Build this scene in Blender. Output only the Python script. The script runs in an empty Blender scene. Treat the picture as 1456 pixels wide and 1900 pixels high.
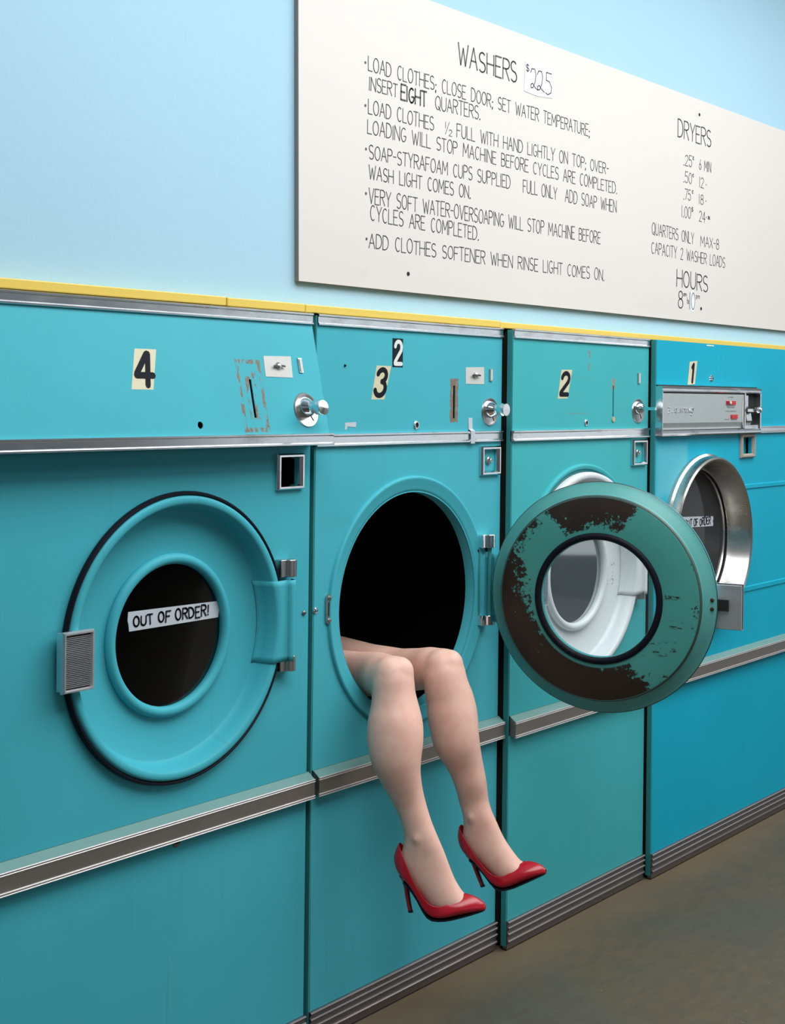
import bpy, bmesh, math, random
from math import sin, cos, pi, radians, sqrt, atan2
from mathutils import Vector, Matrix

random.seed(7)
scene = bpy.context.scene
COL = scene.collection

# ------------------------------------------------------------------ camera
F_PX, CAM_D, CAM_H = 2596.0, 2.17, 1.495          # focal length in px of a 1456 wide frame
ALPHA, ROLL = atan2(2127, 2596), 0.0115
cam_data = bpy.data.cameras.new('camera')
cam = bpy.data.objects.new('camera', cam_data)
COL.objects.link(cam)
cam_data.sensor_fit = 'HORIZONTAL'
cam_data.sensor_width = 36.0
cam_data.lens = 36.0 * F_PX / 1456.0
cam_data.shift_x = 0.0
cam_data.shift_y = -(950 - 735.5) / 1456.0
fw = Vector((cos(ALPHA), sin(ALPHA), 0))
rt = Vector((sin(ALPHA), -cos(ALPHA), 0))
up = Vector((0, 0, 1))
rt2 = rt * cos(ROLL) + up * -sin(ROLL) * -1.0
up2 = up * cos(ROLL) - rt * sin(ROLL)
M = Matrix((rt2, up2, -fw)).transposed().to_4x4()
M.translation = Vector((0, -CAM_D, CAM_H))
cam.matrix_world = M
cam_data.clip_start = 0.05
scene.camera = cam

# ------------------------------------------------------------------ light, world, exposure
scene.view_settings.view_transform = 'Standard'
scene.view_settings.look = 'None'
scene.view_settings.gamma = 1.0
scene.view_settings.use_curve_mapping = False
scene.view_settings.exposure = 0.0

world = bpy.data.worlds.new('room_light')
scene.world = world
world.use_nodes = True
wn, wl = world.node_tree.nodes, world.node_tree.links
wn.clear()
w_out = wn.new('ShaderNodeOutputWorld')
w_bg = wn.new('ShaderNodeBackground')
w_tc = wn.new('ShaderNodeTexCoord')
w_sep = wn.new('ShaderNodeSeparateXYZ')
w_mr = wn.new('ShaderNodeMapRange')
w_mr.inputs[1].default_value = -0.5
w_mr.inputs[2].default_value = 0.5
w_ramp = wn.new('ShaderNodeValToRGB')
w_ramp.color_ramp.elements[0].position = 0.30
w_ramp.color_ramp.elements[0].color = (0.16, 0.15, 0.14, 1)
w_ramp.color_ramp.elements[1].position = 0.62
w_ramp.color_ramp.elements[1].color = (0.80, 0.92, 1.0, 1)
_e = w_ramp.color_ramp.elements.new(0.47)
_e.color = (0.42, 0.46, 0.50, 1)
wl.new(w_tc.outputs['Generated'], w_sep.inputs[0])
wl.new(w_sep.outputs['Z'], w_mr.inputs[0])
wl.new(w_mr.outputs[0], w_ramp.inputs[0])
wl.new(w_ramp.outputs[0], w_bg.inputs[0])
w_bg.inputs[1].default_value = 0.22
wl.new(w_bg.outputs[0], w_out.inputs[0])

def area(name, loc, target, sx, sy, power, color):
    d = bpy.data.lights.new(name, 'AREA')
    d.shape = 'RECTANGLE'
    d.size, d.size_y, d.energy, d.color = sx, sy, power, color
    o = bpy.data.objects.new(name, d)
    COL.objects.link(o)
    o.location = loc
    o.rotation_euler = (Vector(target) - Vector(loc)).to_track_quat('-Z', 'Y').to_euler()
    return o

# fluorescent tubes on the ceiling along the row of machines, the shop windows beyond the right end, one added fill
area('ceiling_tubes', (2.8, -1.50, 3.24), (2.8, -1.25, 0), 4.6, 1.5, 132, (0.98, 1.0, 0.99))
area('ceiling_tubes_far', (6.4, -1.0, 3.24), (6.3, -0.7, 0), 2.4, 0.45, 27, (1.0, 0.985, 0.94))
area('added_ceiling_fill', (5.6, -3.0, 3.24), (5.6, -2.4, 0), 3.6, 0.8, 62, (0.98, 1.0, 0.99))  # added fill light for the machine fronts, no known fixture
area('shop_window', (9.0, -4.2, 1.45), (4.0, 0, 0.9), 4.6, 2.4, 26, (0.92, 0.97, 1.0))
area('shop_front', (0.8, -6.8, 1.7), (3.2, 0, 1.2), 5.5, 2.4, 18, (0.94, 0.98, 1.0))

# ------------------------------------------------------------------ node helpers
class NT:
    def __init__(s, name):
        s.m = bpy.data.materials.new(name)
        s.m.use_nodes = True
        s.n, s.l = s.m.node_tree.nodes, s.m.node_tree.links
        s.b = s.n['Principled BSDF']
        s.out = s.n['Material Output']
        tc = s.n.new('ShaderNodeTexCoord')
        s.co = tc.outputs['Object']
        sp = s.n.new('ShaderNodeSeparateXYZ')
        s.l.new(s.co, sp.inputs[0])
        s.x, s.y, s.z = sp.outputs
    def put(s, sock, v):
        if hasattr(v, 'is_linked') or hasattr(v, 'links'):
            s.l.new(v, sock)
        elif isinstance(v, (tuple, list)):
            sock.default_value = tuple(v) + ((1,) if len(v) == 3 and len(sock.default_value) == 4 else ())
        else:
            sock.default_value = v
    def math(s, op, a, b=0.0, c=None, clamp=False):
        n = s.n.new('ShaderNodeMath')
        n.operation = op
        n.use_clamp = clamp
        s.put(n.inputs[0], a)
        s.put(n.inputs[1], b)
        if c is not None: s.put(n.inputs[2], c)
        return n.outputs[0]
    def noise(s, scale, detail=3.0, rough=0.55, stretch=None, dist=0.0):
        n = s.n.new('ShaderNodeTexNoise')
        n.inputs['Scale'].default_value = scale
        n.inputs['Detail'].default_value = detail
        n.inputs['Roughness'].default_value = rough
        n.inputs['Distortion'].default_value = dist
        if stretch:
            mp = s.n.new('ShaderNodeMapping')
            mp.inputs['Scale'].default_value = stretch
            s.l.new(s.co, mp.inputs[0])
            s.l.new(mp.outputs[0], n.inputs['Vector'])
        else:
            s.l.new(s.co, n.inputs['Vector'])
        return n.outputs['Fac']
    def ramp(s, v, a, b):
        n = s.n.new('ShaderNodeMapRange')
        n.interpolation_type = 'SMOOTHSTEP'
        s.put(n.inputs[0], v)
        n.inputs[1].default_value = a
        n.inputs[2].default_value = b
        return n.outputs[0]
    def mix(s, f, a, b):
        n = s.n.new('ShaderNodeMix')
        n.data_type = 'RGBA'
        s.put(n.inputs[0], f)
        s.put(n.inputs[6], a)
        s.put(n.inputs[7], b)
        return n.outputs[2]
    def box(s, cx, cz, hw, hh):
        a = s.math('SUBTRACT', s.math('ABSOLUTE', s.math('SUBTRACT', s.x, cx)), hw)
        b = s.math('SUBTRACT', s.math('ABSOLUTE', s.math('SUBTRACT', s.z, cz)), hh)
        return s.math('MAXIMUM', a, b)
    def bump(s, h, strength, dist=0.002):
        n = s.n.new('ShaderNodeBump')
        n.inputs['Strength'].default_value = strength
        n.inputs['Distance'].default_value = dist
        s.put(n.inputs['Height'], h)
        s.l.new(n.outputs[0], s.b.inputs['Normal'])
    def color(s, c): s.put(s.b.inputs['Base Color'], c)
    def set(s, **k):
        for a, v in k.items(): s.put(s.b.inputs[a.replace('_', ' ')], v)

def plain(name, c, rough=0.5, metal=0.0, spec=0.5):
    t = NT(name)
    n = t.noise(60, 3)
    t.color(t.mix(n, tuple(v * 0.92 for v in c), tuple(min(1, v * 1.07) for v in c)))
    t.set(Roughness=rough, Metallic=metal, Specular_IOR_Level=spec)
    return t.m

def chrome_mat(name, c, rough, dirt=0.25):
    t = NT(name)
    n = t.ramp(t.noise(9, 4, 0.6, (1, 1, 3)), 0.45, 0.8)
    t.color(t.mix(t.math('MULTIPLY', n, dirt), c, (0.22, 0.19, 0.15)))
    t.set(Metallic=1.0, Roughness=t.math('ADD', t.math('MULTIPLY', n, 0.12), rough))
    return t.m

RUST, RUST2 = (0.125, 0.086, 0.062), (0.28, 0.235, 0.19)

def teal_mat(name, c, drip=0.34, rust=None, patch=None):
    """enamel: slight mottling, thin vertical dirt runs, bare rusty areas with shapes of their own"""
    t = NT(name)
    big = t.noise(3.0, 3, 0.5)
    base = t.mix(big, tuple(v * 0.90 for v in c), tuple(v * 1.10 for v in c))
    fine = t.noise(220, 2, 0.6)
    base = t.mix(t.math('MULTIPLY', fine, 0.16), base, tuple(v * 0.7 for v in c))
    runs = t.ramp(t.noise(2.0, 4, 0.65, (22, 1, 0.55)), 0.60, 0.80)
    base = t.mix(t.math('MULTIPLY', runs, drip), base, (c[0] * 0.9 + 0.02, c[1] * 0.55, c[2] * 0.5))
    chips = t.ramp(t.noise(34, 5, 0.7), 0.735, 0.76)
    base = t.mix(t.math('MULTIPLY', chips, 0.55), base, (0.03, 0.05, 0.05))
    if patch:
        cx, cz, hw, hh, pc, amt = patch
        d = t.math('ADD', t.box(cx, cz, hw, hh), t.math('MULTIPLY', t.math('SUBTRACT', t.noise(9), 0.5), 0.05))
        base = t.mix(t.math('MULTIPLY', t.ramp(d, 0.02, -0.02), amt), base, pc)
    for r in (rust or []):
        kind, cx, cz, hw, hh, thr, col = r
        d = t.box(cx, cz, hw, hh)
        n = t.noise(70, 5, 0.7, (1.6, 1, 0.6))
        if kind == 'frame':
            m = t.ramp(t.math('ABSOLUTE', d), 0.0065, 0.003)
        else:
            m = t.ramp(t.math('ADD', d, t.math('MULTIPLY', t.math('SUBTRACT', n, 0.5), 0.022)), 0.0012, -0.0012)
        m = t.math('MULTIPLY', m, t.ramp(n, thr, thr + 0.06))
        base = t.mix(m, base, t.mix(t.noise(90, 3), col, RUST2))
    t.color(base)
    t.set(Roughness=0.42, Specular_IOR_Level=0.12)
    t.bump(t.noise(160, 2), 0.06, 0.001)
    return t.m

# ------------------------------------------------------------------ mesh helpers
class MB:
    def __init__(s): s.v, s.f, s.mi = [], [], []; s.cur = 0
    def add(s, verts, faces):
        o = len(s.v)
        s.v += [tuple(p) for p in verts]
        s.f += [tuple(i + o for i in f) for f in faces]
        s.mi += [s.cur] * len(faces)
        return s
    def box(s, x0, x1, y0, y1, z0, z1):
        v = [(x, y, z) for x in (x0, x1) for y in (y0, y1) for z in (z0, z1)]
        return s.add(v, [(0, 1, 3, 2), (4, 6, 7, 5), (0, 4, 5, 1), (2, 3, 7, 6), (0, 2, 6, 4), (1, 5, 7, 3)])
    def prism_x(s, prof, x0, x1, caps=True):
        n = len(prof)
        v = [(x0, y, z) for y, z in prof] + [(x1, y, z) for y, z in prof]
        f = [(i, (i + 1) % n, n + (i + 1) % n, n + i) for i in range(n)]
        if caps: f += [tuple(range(n - 1, -1, -1)), tuple(range(n, 2 * n))]
        return s.add(v, f)
    def prism_y(s, poly, y0, y1):
        n = len(poly)
        v = [(x, y0, z) for x, z in poly] + [(x, y1, z) for x, z in poly]
        f = [(i, (i + 1) % n, n + (i + 1) % n, n + i) for i in range(n)]
        f += [tuple(range(n - 1, -1, -1)), tuple(range(n, 2 * n))]
        return s.add(v, f)
    def lathe(s, prof, cx=0, cz=0, n=112, closed=False, a0=0.0, a1=2 * pi):
        """profile of (radius, y) turned about a line along y"""
        full = abs(a1 - a0 - 2 * pi) < 1e-6
        m = n if full else n + 1
        k = len(prof)
        v = []
        for i in range(m):
            a = a0 + (a1 - a0) * i / n
            v += [(cx + r * cos(a), y, cz + r * sin(a)) for r, y in prof]
        f = []
        for i in range(n):
            j = (i + 1) % m
            for q in range(k if closed else k - 1):
                q2 = (q + 1) % k
                f.append((i * k + q, i * k + q2, j * k + q2, j * k + q))
        return s.add(v, f)
    def disc(s, r, y, cx, cz, n=64):
        return s.add([(cx + r * cos(2 * pi * i / n), y, cz + r * sin(2 * pi * i / n)) for i in range(n)], [tuple(range(n))])
    def cyl_y(s, r, y0, y1, cx, cz, n=28, r1=None):
        r1 = r if r1 is None else r1
        v = [(cx + r * cos(2 * pi * i / n), y0, cz + r * sin(2 * pi * i / n)) for i in range(n)]
        v += [(cx + r1 * cos(2 * pi * i / n), y1, cz + r1 * sin(2 * pi * i / n)) for i in range(n)]
        f = [(i, (i + 1) % n, n + (i + 1) % n, n + i) for i in range(n)] + [tuple(range(n)), tuple(range(2 * n - 1, n - 1, -1))]
        return s.add(v, f)
    def cyl_z(s, r, z0, z1, cx, cy, n=24):
        v = [(cx + r * cos(2 * pi * i / n), cy + r * sin(2 * pi * i / n), z) for z in (z0, z1) for i in range(n)]
        f = [(i, (i + 1) % n, n + (i + 1) % n, n + i) for i in range(n)] + [tuple(range(n - 1, -1, -1)), tuple(range(n, 2 * n))]
        return s.add(v, f)
    def loft(s, rings, caps=True, loop=True):
        n = len(rings[0])
        o = []
        for r in rings: o += r
        f = []
        for i in range(len(rings) - 1):
            for j in range(n if loop else n - 1):
                f.append((i * n + j, i * n + (j + 1) % n, (i + 1) * n + (j + 1) % n, (i + 1) * n + j))
        if caps: f += [tuple(range(n - 1, -1, -1)), tuple((len(rings) - 1) * n + j for j in range(n))]
        return s.add(o, f)
    def frame(s, x0, x1, z0, z1, w, y_out, y_back, lip=0.3):
        """picture-frame ring with bevelled face; w = border width"""
        def rect(d, y): return [(x0 + d, y, z0 + d), (x1 - d, y, z0 + d), (x1 - d, y, z1 - d), (x0 + d, y, z1 - d)]
        rings = [rect(0, y_back), rect(0, y_out * 0.5 + y_back * 0.5), rect(w * lip, y_out), rect(w * 0.65, y_out), rect(w, y_back + (y_out - y_back) * 0.2), rect(w, y_back + 0.006)]
        return s.loft(rings, caps=False)
    def ribbon(s, pts, t, fn):
        """flat pen stroke through 2D points; fn maps a 2D point into the scene"""
        for i in range(len(pts) - 1):
            (xa, ya), (xb, yb) = pts[i], pts[i + 1]
            dx, dy = xb - xa, yb - ya
            L = sqrt(dx * dx + dy * dy) or 1e-9
            nx, ny = -dy / L * t, dx / L * t
            s.add([fn(xa + nx, ya + ny), fn(xb + nx, yb + ny), fn(xb - nx, yb - ny), fn(xa - nx, ya - ny)], [(3, 2, 1, 0)])
        for (x, y) in pts:
            s.add([fn(x + t * cos(k * pi / 4), y + t * sin(k * pi / 4)) for k in range(8)], [tuple(range(8))])
        return s
    def build(s, name, mats, parent=None, smooth=True, bevel=0, off=None, angle=38, recalc=True):
        me = bpy.data.meshes.new(name)
        vs = s.v if off is None else [(x - off[0], y - off[1], z - off[2]) for x, y, z in s.v]
        me.from_pydata(vs, [], s.f)
        if not isinstance(mats, (list, tuple)): mats = [mats]
        for m in mats: me.materials.append(m)
        me.polygons.foreach_set('material_index', s.mi)
        if recalc:
            bm = bmesh.new(); bm.from_mesh(me)
            bmesh.ops.recalc_face_normals(bm, faces=bm.faces)
            bm.to_mesh(me); bm.free()
        if smooth:
            me.polygons.foreach_set('use_smooth', [True] * len(me.polygons))
            me.set_sharp_from_angle(angle=radians(angle))
        me.update()
        o = bpy.data.objects.new(name, me)
        COL.objects.link(o)
        if parent is not None: o.parent = parent
        if bevel:
            b = o.modifiers.new('bevel', 'BEVEL')
            b.width, b.segments, b.limit_method, b.angle_limit = bevel, 2, 'ANGLE', radians(50)
        return o

def tag(o, label=None, cat=None, group=None, kind=None):
    if label: o['label'] = label
    if cat: o['category'] = cat
    if group: o['group'] = group
    if kind: o['kind'] = kind
    return o

def empty(name, loc, parent=None):
    o = bpy.data.objects.new(name, None)
    COL.objects.link(o)
    o.location = loc
    o.empty_display_size = 0.1
    if parent is not None: o.parent = parent
    return o

def circle(cx, cz, r, n=112): return [(cx + r * cos(2 * pi * i / n), cz + r * sin(2 * pi * i / n)) for i in range(n)]
def rect(x0, x1, z0, z1): return [(x0, z0), (x1, z0), (x1, z1), (x0, z1)]

def holed(mb, outer, holes, y0, y1, fn=None):
    """flat sheet (outline with holes) of real thickness between y0 (front) and y1"""
    fn = fn or (lambda x, y, z: (x, y, z))
    bm = bmesh.new()
    loops = []
    for lp in [outer] + holes:
        vs = [bm.verts.new((x, 0, z)) for x, z in lp]
        for i in range(len(vs)): bm.edges.new((vs[i], vs[(i + 1) % len(vs)]))
        loops.append(lp)
    bmesh.ops.triangle_fill(bm, use_beauty=True, use_dissolve=False, edges=bm.edges[:])
    bm.verts.index_update()
    vv = [(v.co.x, v.co.z) for v in bm.verts]
    ff = [tuple(v.index for v in f.verts) for f in bm.faces]
    bm.free()
    mb.add([fn(x, y0, z) for x, z in vv], ff)
    mb.add([fn(x, y1, z) for x, z in vv], ff)
    for lp in loops:
        n = len(lp)
        mb.add([fn(x, y0, z) for x, z in lp] + [fn(x, y1, z) for x, z in lp], [(i, (i + 1) % n, n + (i + 1) % n, n + i) for i in range(n)])
    return mb

# ------------------------------------------------------------------ pen-stroke alphabet
def arc(cx, cy, rx, ry, a0, a1, n=9):
    return [(cx + rx * cos(radians(a0 + (a1 - a0) * i / n)), cy + ry * sin(radians(a0 + (a1 - a0) * i / n))) for i in range(n + 1)]
FONT = {
 'A': (1.0, [[(0, 0), (.5, 1), (1, 0)], [(.18, .36), (.82, .36)]]),
 'B': (.85, [[(0, 0), (0, 1)] + arc(.45, .77, .45, .23, 90, -90) + [(0, .54)], [(0, .54)] + arc(.5, .27, .5, .27, 90, -90) + [(0, 0)]]),
 'C': (.9, [arc(.55, .5, .5, .5, 55, 305, 14)]),
 'D': (.95, [[(0, 0), (0, 1)] + arc(.3, .5, .7, .5, 90, -90, 12) + [(0, 0)]]),
 'E': (.8, [[(1, 1), (0, 1), (0, 0), (1, 0)], [(0, .52), (.8, .52)]]),
 'F': (.8, [[(1, 1), (0, 1), (0, 0)], [(0, .52), (.8, .52)]]),
 'G': (.95, [arc(.55, .5, .5, .5, 55, 340, 14) + [(1, .42), (.6, .42)]]),
 'H': (.95, [[(0, 0), (0, 1)], [(1, 0), (1, 1)], [(0, .5), (1, .5)]]),
 'I': (.12, [[(.5, 0), (.5, 1)]]),
 'L': (.75, [[(0, 1), (0, 0), (1, 0)]]),
 'M': (1.15, [[(0, 0), (.06, 1), (.5, .3), (.94, 1), (1, 0)]]),
 'N': (.95, [[(0, 0), (0, 1), (1, 0), (1, 1)]]),
 'O': (1.0, [arc(.5, .5, .5, .5, 90, 450, 18)]),
 'P': (.85, [[(0, 0), (0, 1)] + arc(.5, .76, .5, .24, 90, -90) + [(0, .52)]]),
 'Q': (1.0, [arc(.5, .5, .5, .5, 90, 450, 18), [(.6, .25), (1.0, -.05)]]),
 'R': (.9, [[(0, 0), (0, 1)] + arc(.5, .76, .5, .24, 90, -90) + [(0, .52)], [(.4, .52), (1, 0)]]),
 'S': (.85, [arc(.5, .75, .46, .25, 40, 270, 10) + arc(.5, .25, .5, .25, 90, -140, 10)]),
 'T': (.9, [[(0, 1), (1, 1)], [(.5, 1), (.5, 0)]]),
 'U': (.9, [[(0, 1), (0, .35)] + arc(.5, .35, .5, .35, 180, 360, 10) + [(1, 1)]]),
 'V': (.95, [[(0, 1), (.5, 0), (1, 1)]]),
 'W': (1.3, [[(0, 1), (.26, 0), (.5, .8), (.74, 0), (1, 1)]]),
 'X': (.9, [[(0, 0), (1, 1)], [(0, 1), (1, 0)]]),
 'Y': (.95, [[(0, 1), (.5, .48), (1, 1)], [(.5, .48), (.5, 0)]]),
 '0': (.8, [arc(.5, .5, .5, .5, 90, 450, 18)]),
 '1': (.2, [[(.5, 0), (.5, 1)]]),
 '2': (.8, [arc(.5, .74, .48, .26, 165, -20, 9) + [(0, 0), (1, 0)]]),
 '4': (.85, [[(.7, 0), (.7, 1), (0, .32), (1, .32)]]),
 '5': (.8, [[(.95, 1), (.12, 1), (.06, .56)] + arc(.45, .32, .52, .32, 110, -150, 12)]),
 '6': (.8, [[(.7, 1)] + arc(.5, .28, .48, .28, 160, 520, 14)]),
 '7': (.8, [[(0, 1), (1, 1), (.35, 0)]]),
 '8': (.8, [arc(.5, .77, .4, .23, -90, 270, 14), arc(.5, .27, .5, .27, 90, 450, 14)]),
 '.': (.15, [[(.4, 0), (.6, .03)]]), ',': (.15, [[(.5, .03), (.3, -.12)]]),
 ';': (.2, [[(.5, .02), (.35, -.12)], [(.5, .42), (.5, .46)]]),
 '-': (.55, [[(0, .5), (1, .5)]]), '/': (.6, [[(0, 0), (1, 1)]]),
 '!': (.15, [[(.5, 1), (.4, .3)], [(.4, .02), (.42, .05)]]),
 '$': (.7, [arc(.5, .7, .42, .2, 30, 270, 8) + arc(.5, .3, .45, .2, 90, -150, 8), [(.5, -.02), (.5, 1.02)]]),
 'c': (.55, [arc(.5, .5, .45, .4, 50, 310, 8), [(.5, .0), (.5, 1.0)]]),
 '*': (.6, [[(.1, .6), (.9, .95)], [(.1, .95), (.9, .6)], [(.5, .5), (.5, 1.05)]]),
 '"': (.3, [[(.2, .55), (.2, .42)], [(.8, .55), (.8, .42)]]),
 'a': (.6, [arc(.45, .3, .4, .3, 60, 360, 8) + [(.9, .6), (.9, 0)]]),
 'm': (.9, [[(0, 0), (0, .6)], arc(.25, .38, .25, .22, 180, 0, 6) + [(.5, 0)], arc(.75, .38, .25, .22, 180, 0, 6) + [(1, 0)]]),
 'p': (.6, [[(0, -.35), (0, .6)], arc(.4, .3, .42, .3, 180, -180, 10)]),
 't': (.5, [[(.5, 1), (.5, .1), (.8, 0)], [(0, .62), (1, .62)]]),
 'o': (.6, [arc(.5, .3, .45, .3, 90, 450, 10)]),
}
DOTS = '.;!'
def text_strokes(txt, x0, x1, z0, h, gap=0.24, space=1.0, jig=0.02, seed=1, z1=None):
    """list of (stroke, weight) in (x, z); fitted to run from x0 to x1"""
    rnd = random.Random(seed)
    z1 = z0 if z1 is None else z1
    W = 0.0
    for i, ch in enumerate(txt):
        W += space if ch == ' ' else FONT[ch][0]
        if i < len(txt) - 1 and ch != ' ': W += gap
    k = (x1 - x0) / W
    x = x0
    out = []
    for ch in txt:
        if ch == ' ':
            x += space * k
            continue
        w, st = FONT[ch]
        lean, dz, hs = rnd.uniform(-jig, jig), rnd.uniform(-jig, jig) * h, 1 + rnd.uniform(-jig, jig) * 2
        zb = z0 + (z1 - z0) * (x - x0) / (x1 - x0)
        for s in st:
            short = max(abs(s[0][1] - s[-1][1]), abs(s[0][0] - s[-1][0])) < .25 and len(s) == 2
            out.append(([(x + u * w * k + lean * v * h, zb + dz + v * h * hs) for u, v in s], 1.7 if ch in DOTS and short else 1.0))
        x += (w + gap) * k
    return out

# ------------------------------------------------------------------ materials
M_WALL = None
t = NT('pale_blue_wall_paint')
t.color(t.mix(t.noise(2.2, 4), (0.355, 0.565, 0.715), (0.385, 0.60, 0.745)))
t.set(Roughness=0.75, Specular_IOR_Level=0.25)
t.bump(t.noise(38, 4, 0.6), 0.22, 0.003)
M_WALL = t.m
t = NT('concrete_floor')
n1 = t.ramp(t.noise(2.3, 5, 0.6, None, 0.6), 0.32, 0.68)
n2 = t.noise(14, 5, 0.7, (1, 2.2, 1))
c = t.mix(n1, (0.108, 0.082, 0.047), (0.084, 0.079, 0.062))
c = t.mix(t.math('MULTIPLY', t.ramp(n2, .30, .70), 0.75), c, (0.070, 0.061, 0.044))
dust = t.math('MULTIPLY', t.ramp(t.math('ADD', t.y, t.math('MULTIPLY', t.noise(5, 4), 0.16)), -0.16, 0.06), 0.5)
c = t.mix(dust, c, (0.19, 0.14, 0.085))
specks = t.ramp(t.math('ADD', t.noise(70, 3, 0.6, (1, .6, 1)), t.math('MULTIPLY', t.noise(4, 3), .25)), 0.845, 0.875)
c = t.mix(t.math('MULTIPLY', specks, 0.5), c, (0.36, 0.30, 0.23))
t.color(c)
t.set(Roughness=0.62, Specular_IOR_Level=0.3)
t.bump(t.noise(60, 4), 0.1, 0.002)
M_FLOOR = t.m
M_CEIL = plain('white_ceiling', (0.75, 0.78, 0.80), 0.8)
M_SIGN = None
t = NT('sign_board_paint')
c = t.mix(t.noise(1.6, 3), (0.655, 0.620, 0.600), (0.685, 0.645, 0.620))
st = t.ramp(t.noise(7, 4, 0.6), 0.66, 0.8)
c = t.mix(t.math('MULTIPLY', st, 0.22), c, (0.62, 0.50, 0.34))
t.color(c)
t.set(Roughness=0.5, Specular_IOR_Level=0.3)
M_SIGN = t.m
M_SIGN_EDGE = plain('sign_board_edge', (0.22, 0.20, 0.19), 0.7)
t = NT('yellow_trim_paint')
c = t.mix(t.ramp(t.noise(26, 5, 0.7, (0.5, 1, 1)), 0.66, 0.72), (0.76, 0.55, 0.10), (0.16, 0.11, 0.05))
t.color(c); t.set(Roughness=0.45)
M_YELLOW = t.m
M_INK = plain('faded_black_lettering', (0.055, 0.065, 0.065), 0.6)
M_INK2 = plain('dark_marker', (0.012, 0.012, 0.03), 0.5)
M_PAPER = plain('white_note_paper', (0.76, 0.77, 0.84), 0.6)
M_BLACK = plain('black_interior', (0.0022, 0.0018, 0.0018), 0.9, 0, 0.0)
M_RUBBER = plain('black_rubber_gasket', (0.007, 0.007, 0.014), 0.5, 0, 0.15)
M_CHROME = chrome_mat('polished_chrome', (0.80, 0.82, 0.84), 0.10)
M_STRIP = chrome_mat('chrome_moulding', (0.72, 0.75, 0.78), 0.20, 0.35)
M_STEEL = chrome_mat('brushed_steel', (0.50, 0.50, 0.50), 0.30, 0.3)
M_LOWER = chrome_mat('dull_aluminium_moulding', (0.42, 0.39, 0.375), 0.42, 0.3)
M_BRIGHT = plain('bright_bead', (0.62, 0.60, 0.60), 0.35, 0.5)
M_KICK = chrome_mat('ribbed_kick_metal', (0.27, 0.245, 0.25), 0.42, 0.5)
M_LATCH = chrome_mat('die_cast_latch', (0.80, 0.80, 0.83), 0.42, 0.15)
M_KICKLINE = plain('kick_plate_edge', (0.27, 0.25, 0.26), 0.5, 0.3)
M_SHADE_GRIME = plain('shaded_grimy_sheet', (0.028, 0.026, 0.020), 0.8, 0, 0.1)  # near black: shade of the gaps painted in with the grime
M_GAP = plain('dark_gap_filler', (0.006, 0.008, 0.008), 0.8)
M_BEIGE = plain('beige_number_sticker', (0.62, 0.57, 0.40), 0.5)
M_NUM = plain('black_numeral', (0.008, 0.010, 0.018), 0.55, 0, 0.1)
M_NAVY = plain('navy_number_sticker', (0.008, 0.016, 0.026), 0.5, 0, 0.12)
M_WHITE = plain('white_numeral', (0.72, 0.74, 0.72), 0.5)
M_CARD = plain('grey_card', (0.56, 0.56, 0.54), 0.6)
M_TAPE = plain('masking_tape', (0.50, 0.54, 0.60), 0.7)
M_PANELGREY = plain('satin_control_plate', (0.40, 0.44, 0.45), 0.38, 0.25)
M_RED = plain('red_rocker_switch', (0.50, 0.012, 0.02), 0.35)
M_TAUPE = plain('taupe_window_frame', (0.36, 0.31, 0.27), 0.45)

def glass_mat(name, tint, haze, dust, coat=0.5):
    """window pane: clear, or greyed by a diffuse layer (haze, dust) painted as reflection; mirror-like coat"""
    t = NT(name)
    t.n.remove(t.b)
    tr = t.n.new('ShaderNodeBsdfTransparent'); tr.inputs[0].default_value = tint + (1,)
    df = t.n.new('ShaderNodeBsdfDiffuse'); t.put(df.inputs[0], t.mix(t.noise(4, 4), tuple(v * 0.8 for v in dust), tuple(v * 1.2 for v in dust)))
    gl = t.n.new('ShaderNodeBsdfGlossy'); gl.inputs['Roughness'].default_value = 0.04
    fr = t.n.new('ShaderNodeFresnel'); fr.inputs[0].default_value = 1.45
    m1 = t.n.new('ShaderNodeMixShader'); m1.inputs[0].default_value = haze
    m2 = t.n.new('ShaderNodeMixShader')
    t.l.new(tr.outputs[0], m1.inputs[1]); t.l.new(df.outputs[0], m1.inputs[2])
    t.l.new(t.math('MULTIPLY', fr.outputs[0], coat), m2.inputs[0])
    t.l.new(m1.outputs[0], m2.inputs[1]); t.l.new(gl.outputs[0], m2.inputs[2])
    t.l.new(m2.outputs[0], t.out.inputs[0])
    return t.m
M_GLASS_DARK = glass_mat('dark_door_glass', (0.3, 0.3, 0.32), 0.25, (0.003, 0.003, 0.0035), 0.12)
M_GLASS_GREY = glass_mat('reflection_grey_door_glass', (0.6, 0.65, 0.7), 0.55, (0.085, 0.13, 0.17))  # grey diffuse layer stands in for reflections and the lit drum
M_GLASS_GLARE = glass_mat('painted_glare_door_glass', (0.6, 0.6, 0.6), 0.5, (0.075, 0.075, 0.08))  # reflected grey painted into the pane as a diffuse layer
M_GLASS_CLEAR = glass_mat('clear_door_glass', (0.95, 0.97, 0.97), 0.03, (0.5, 0.5, 0.5))

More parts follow.
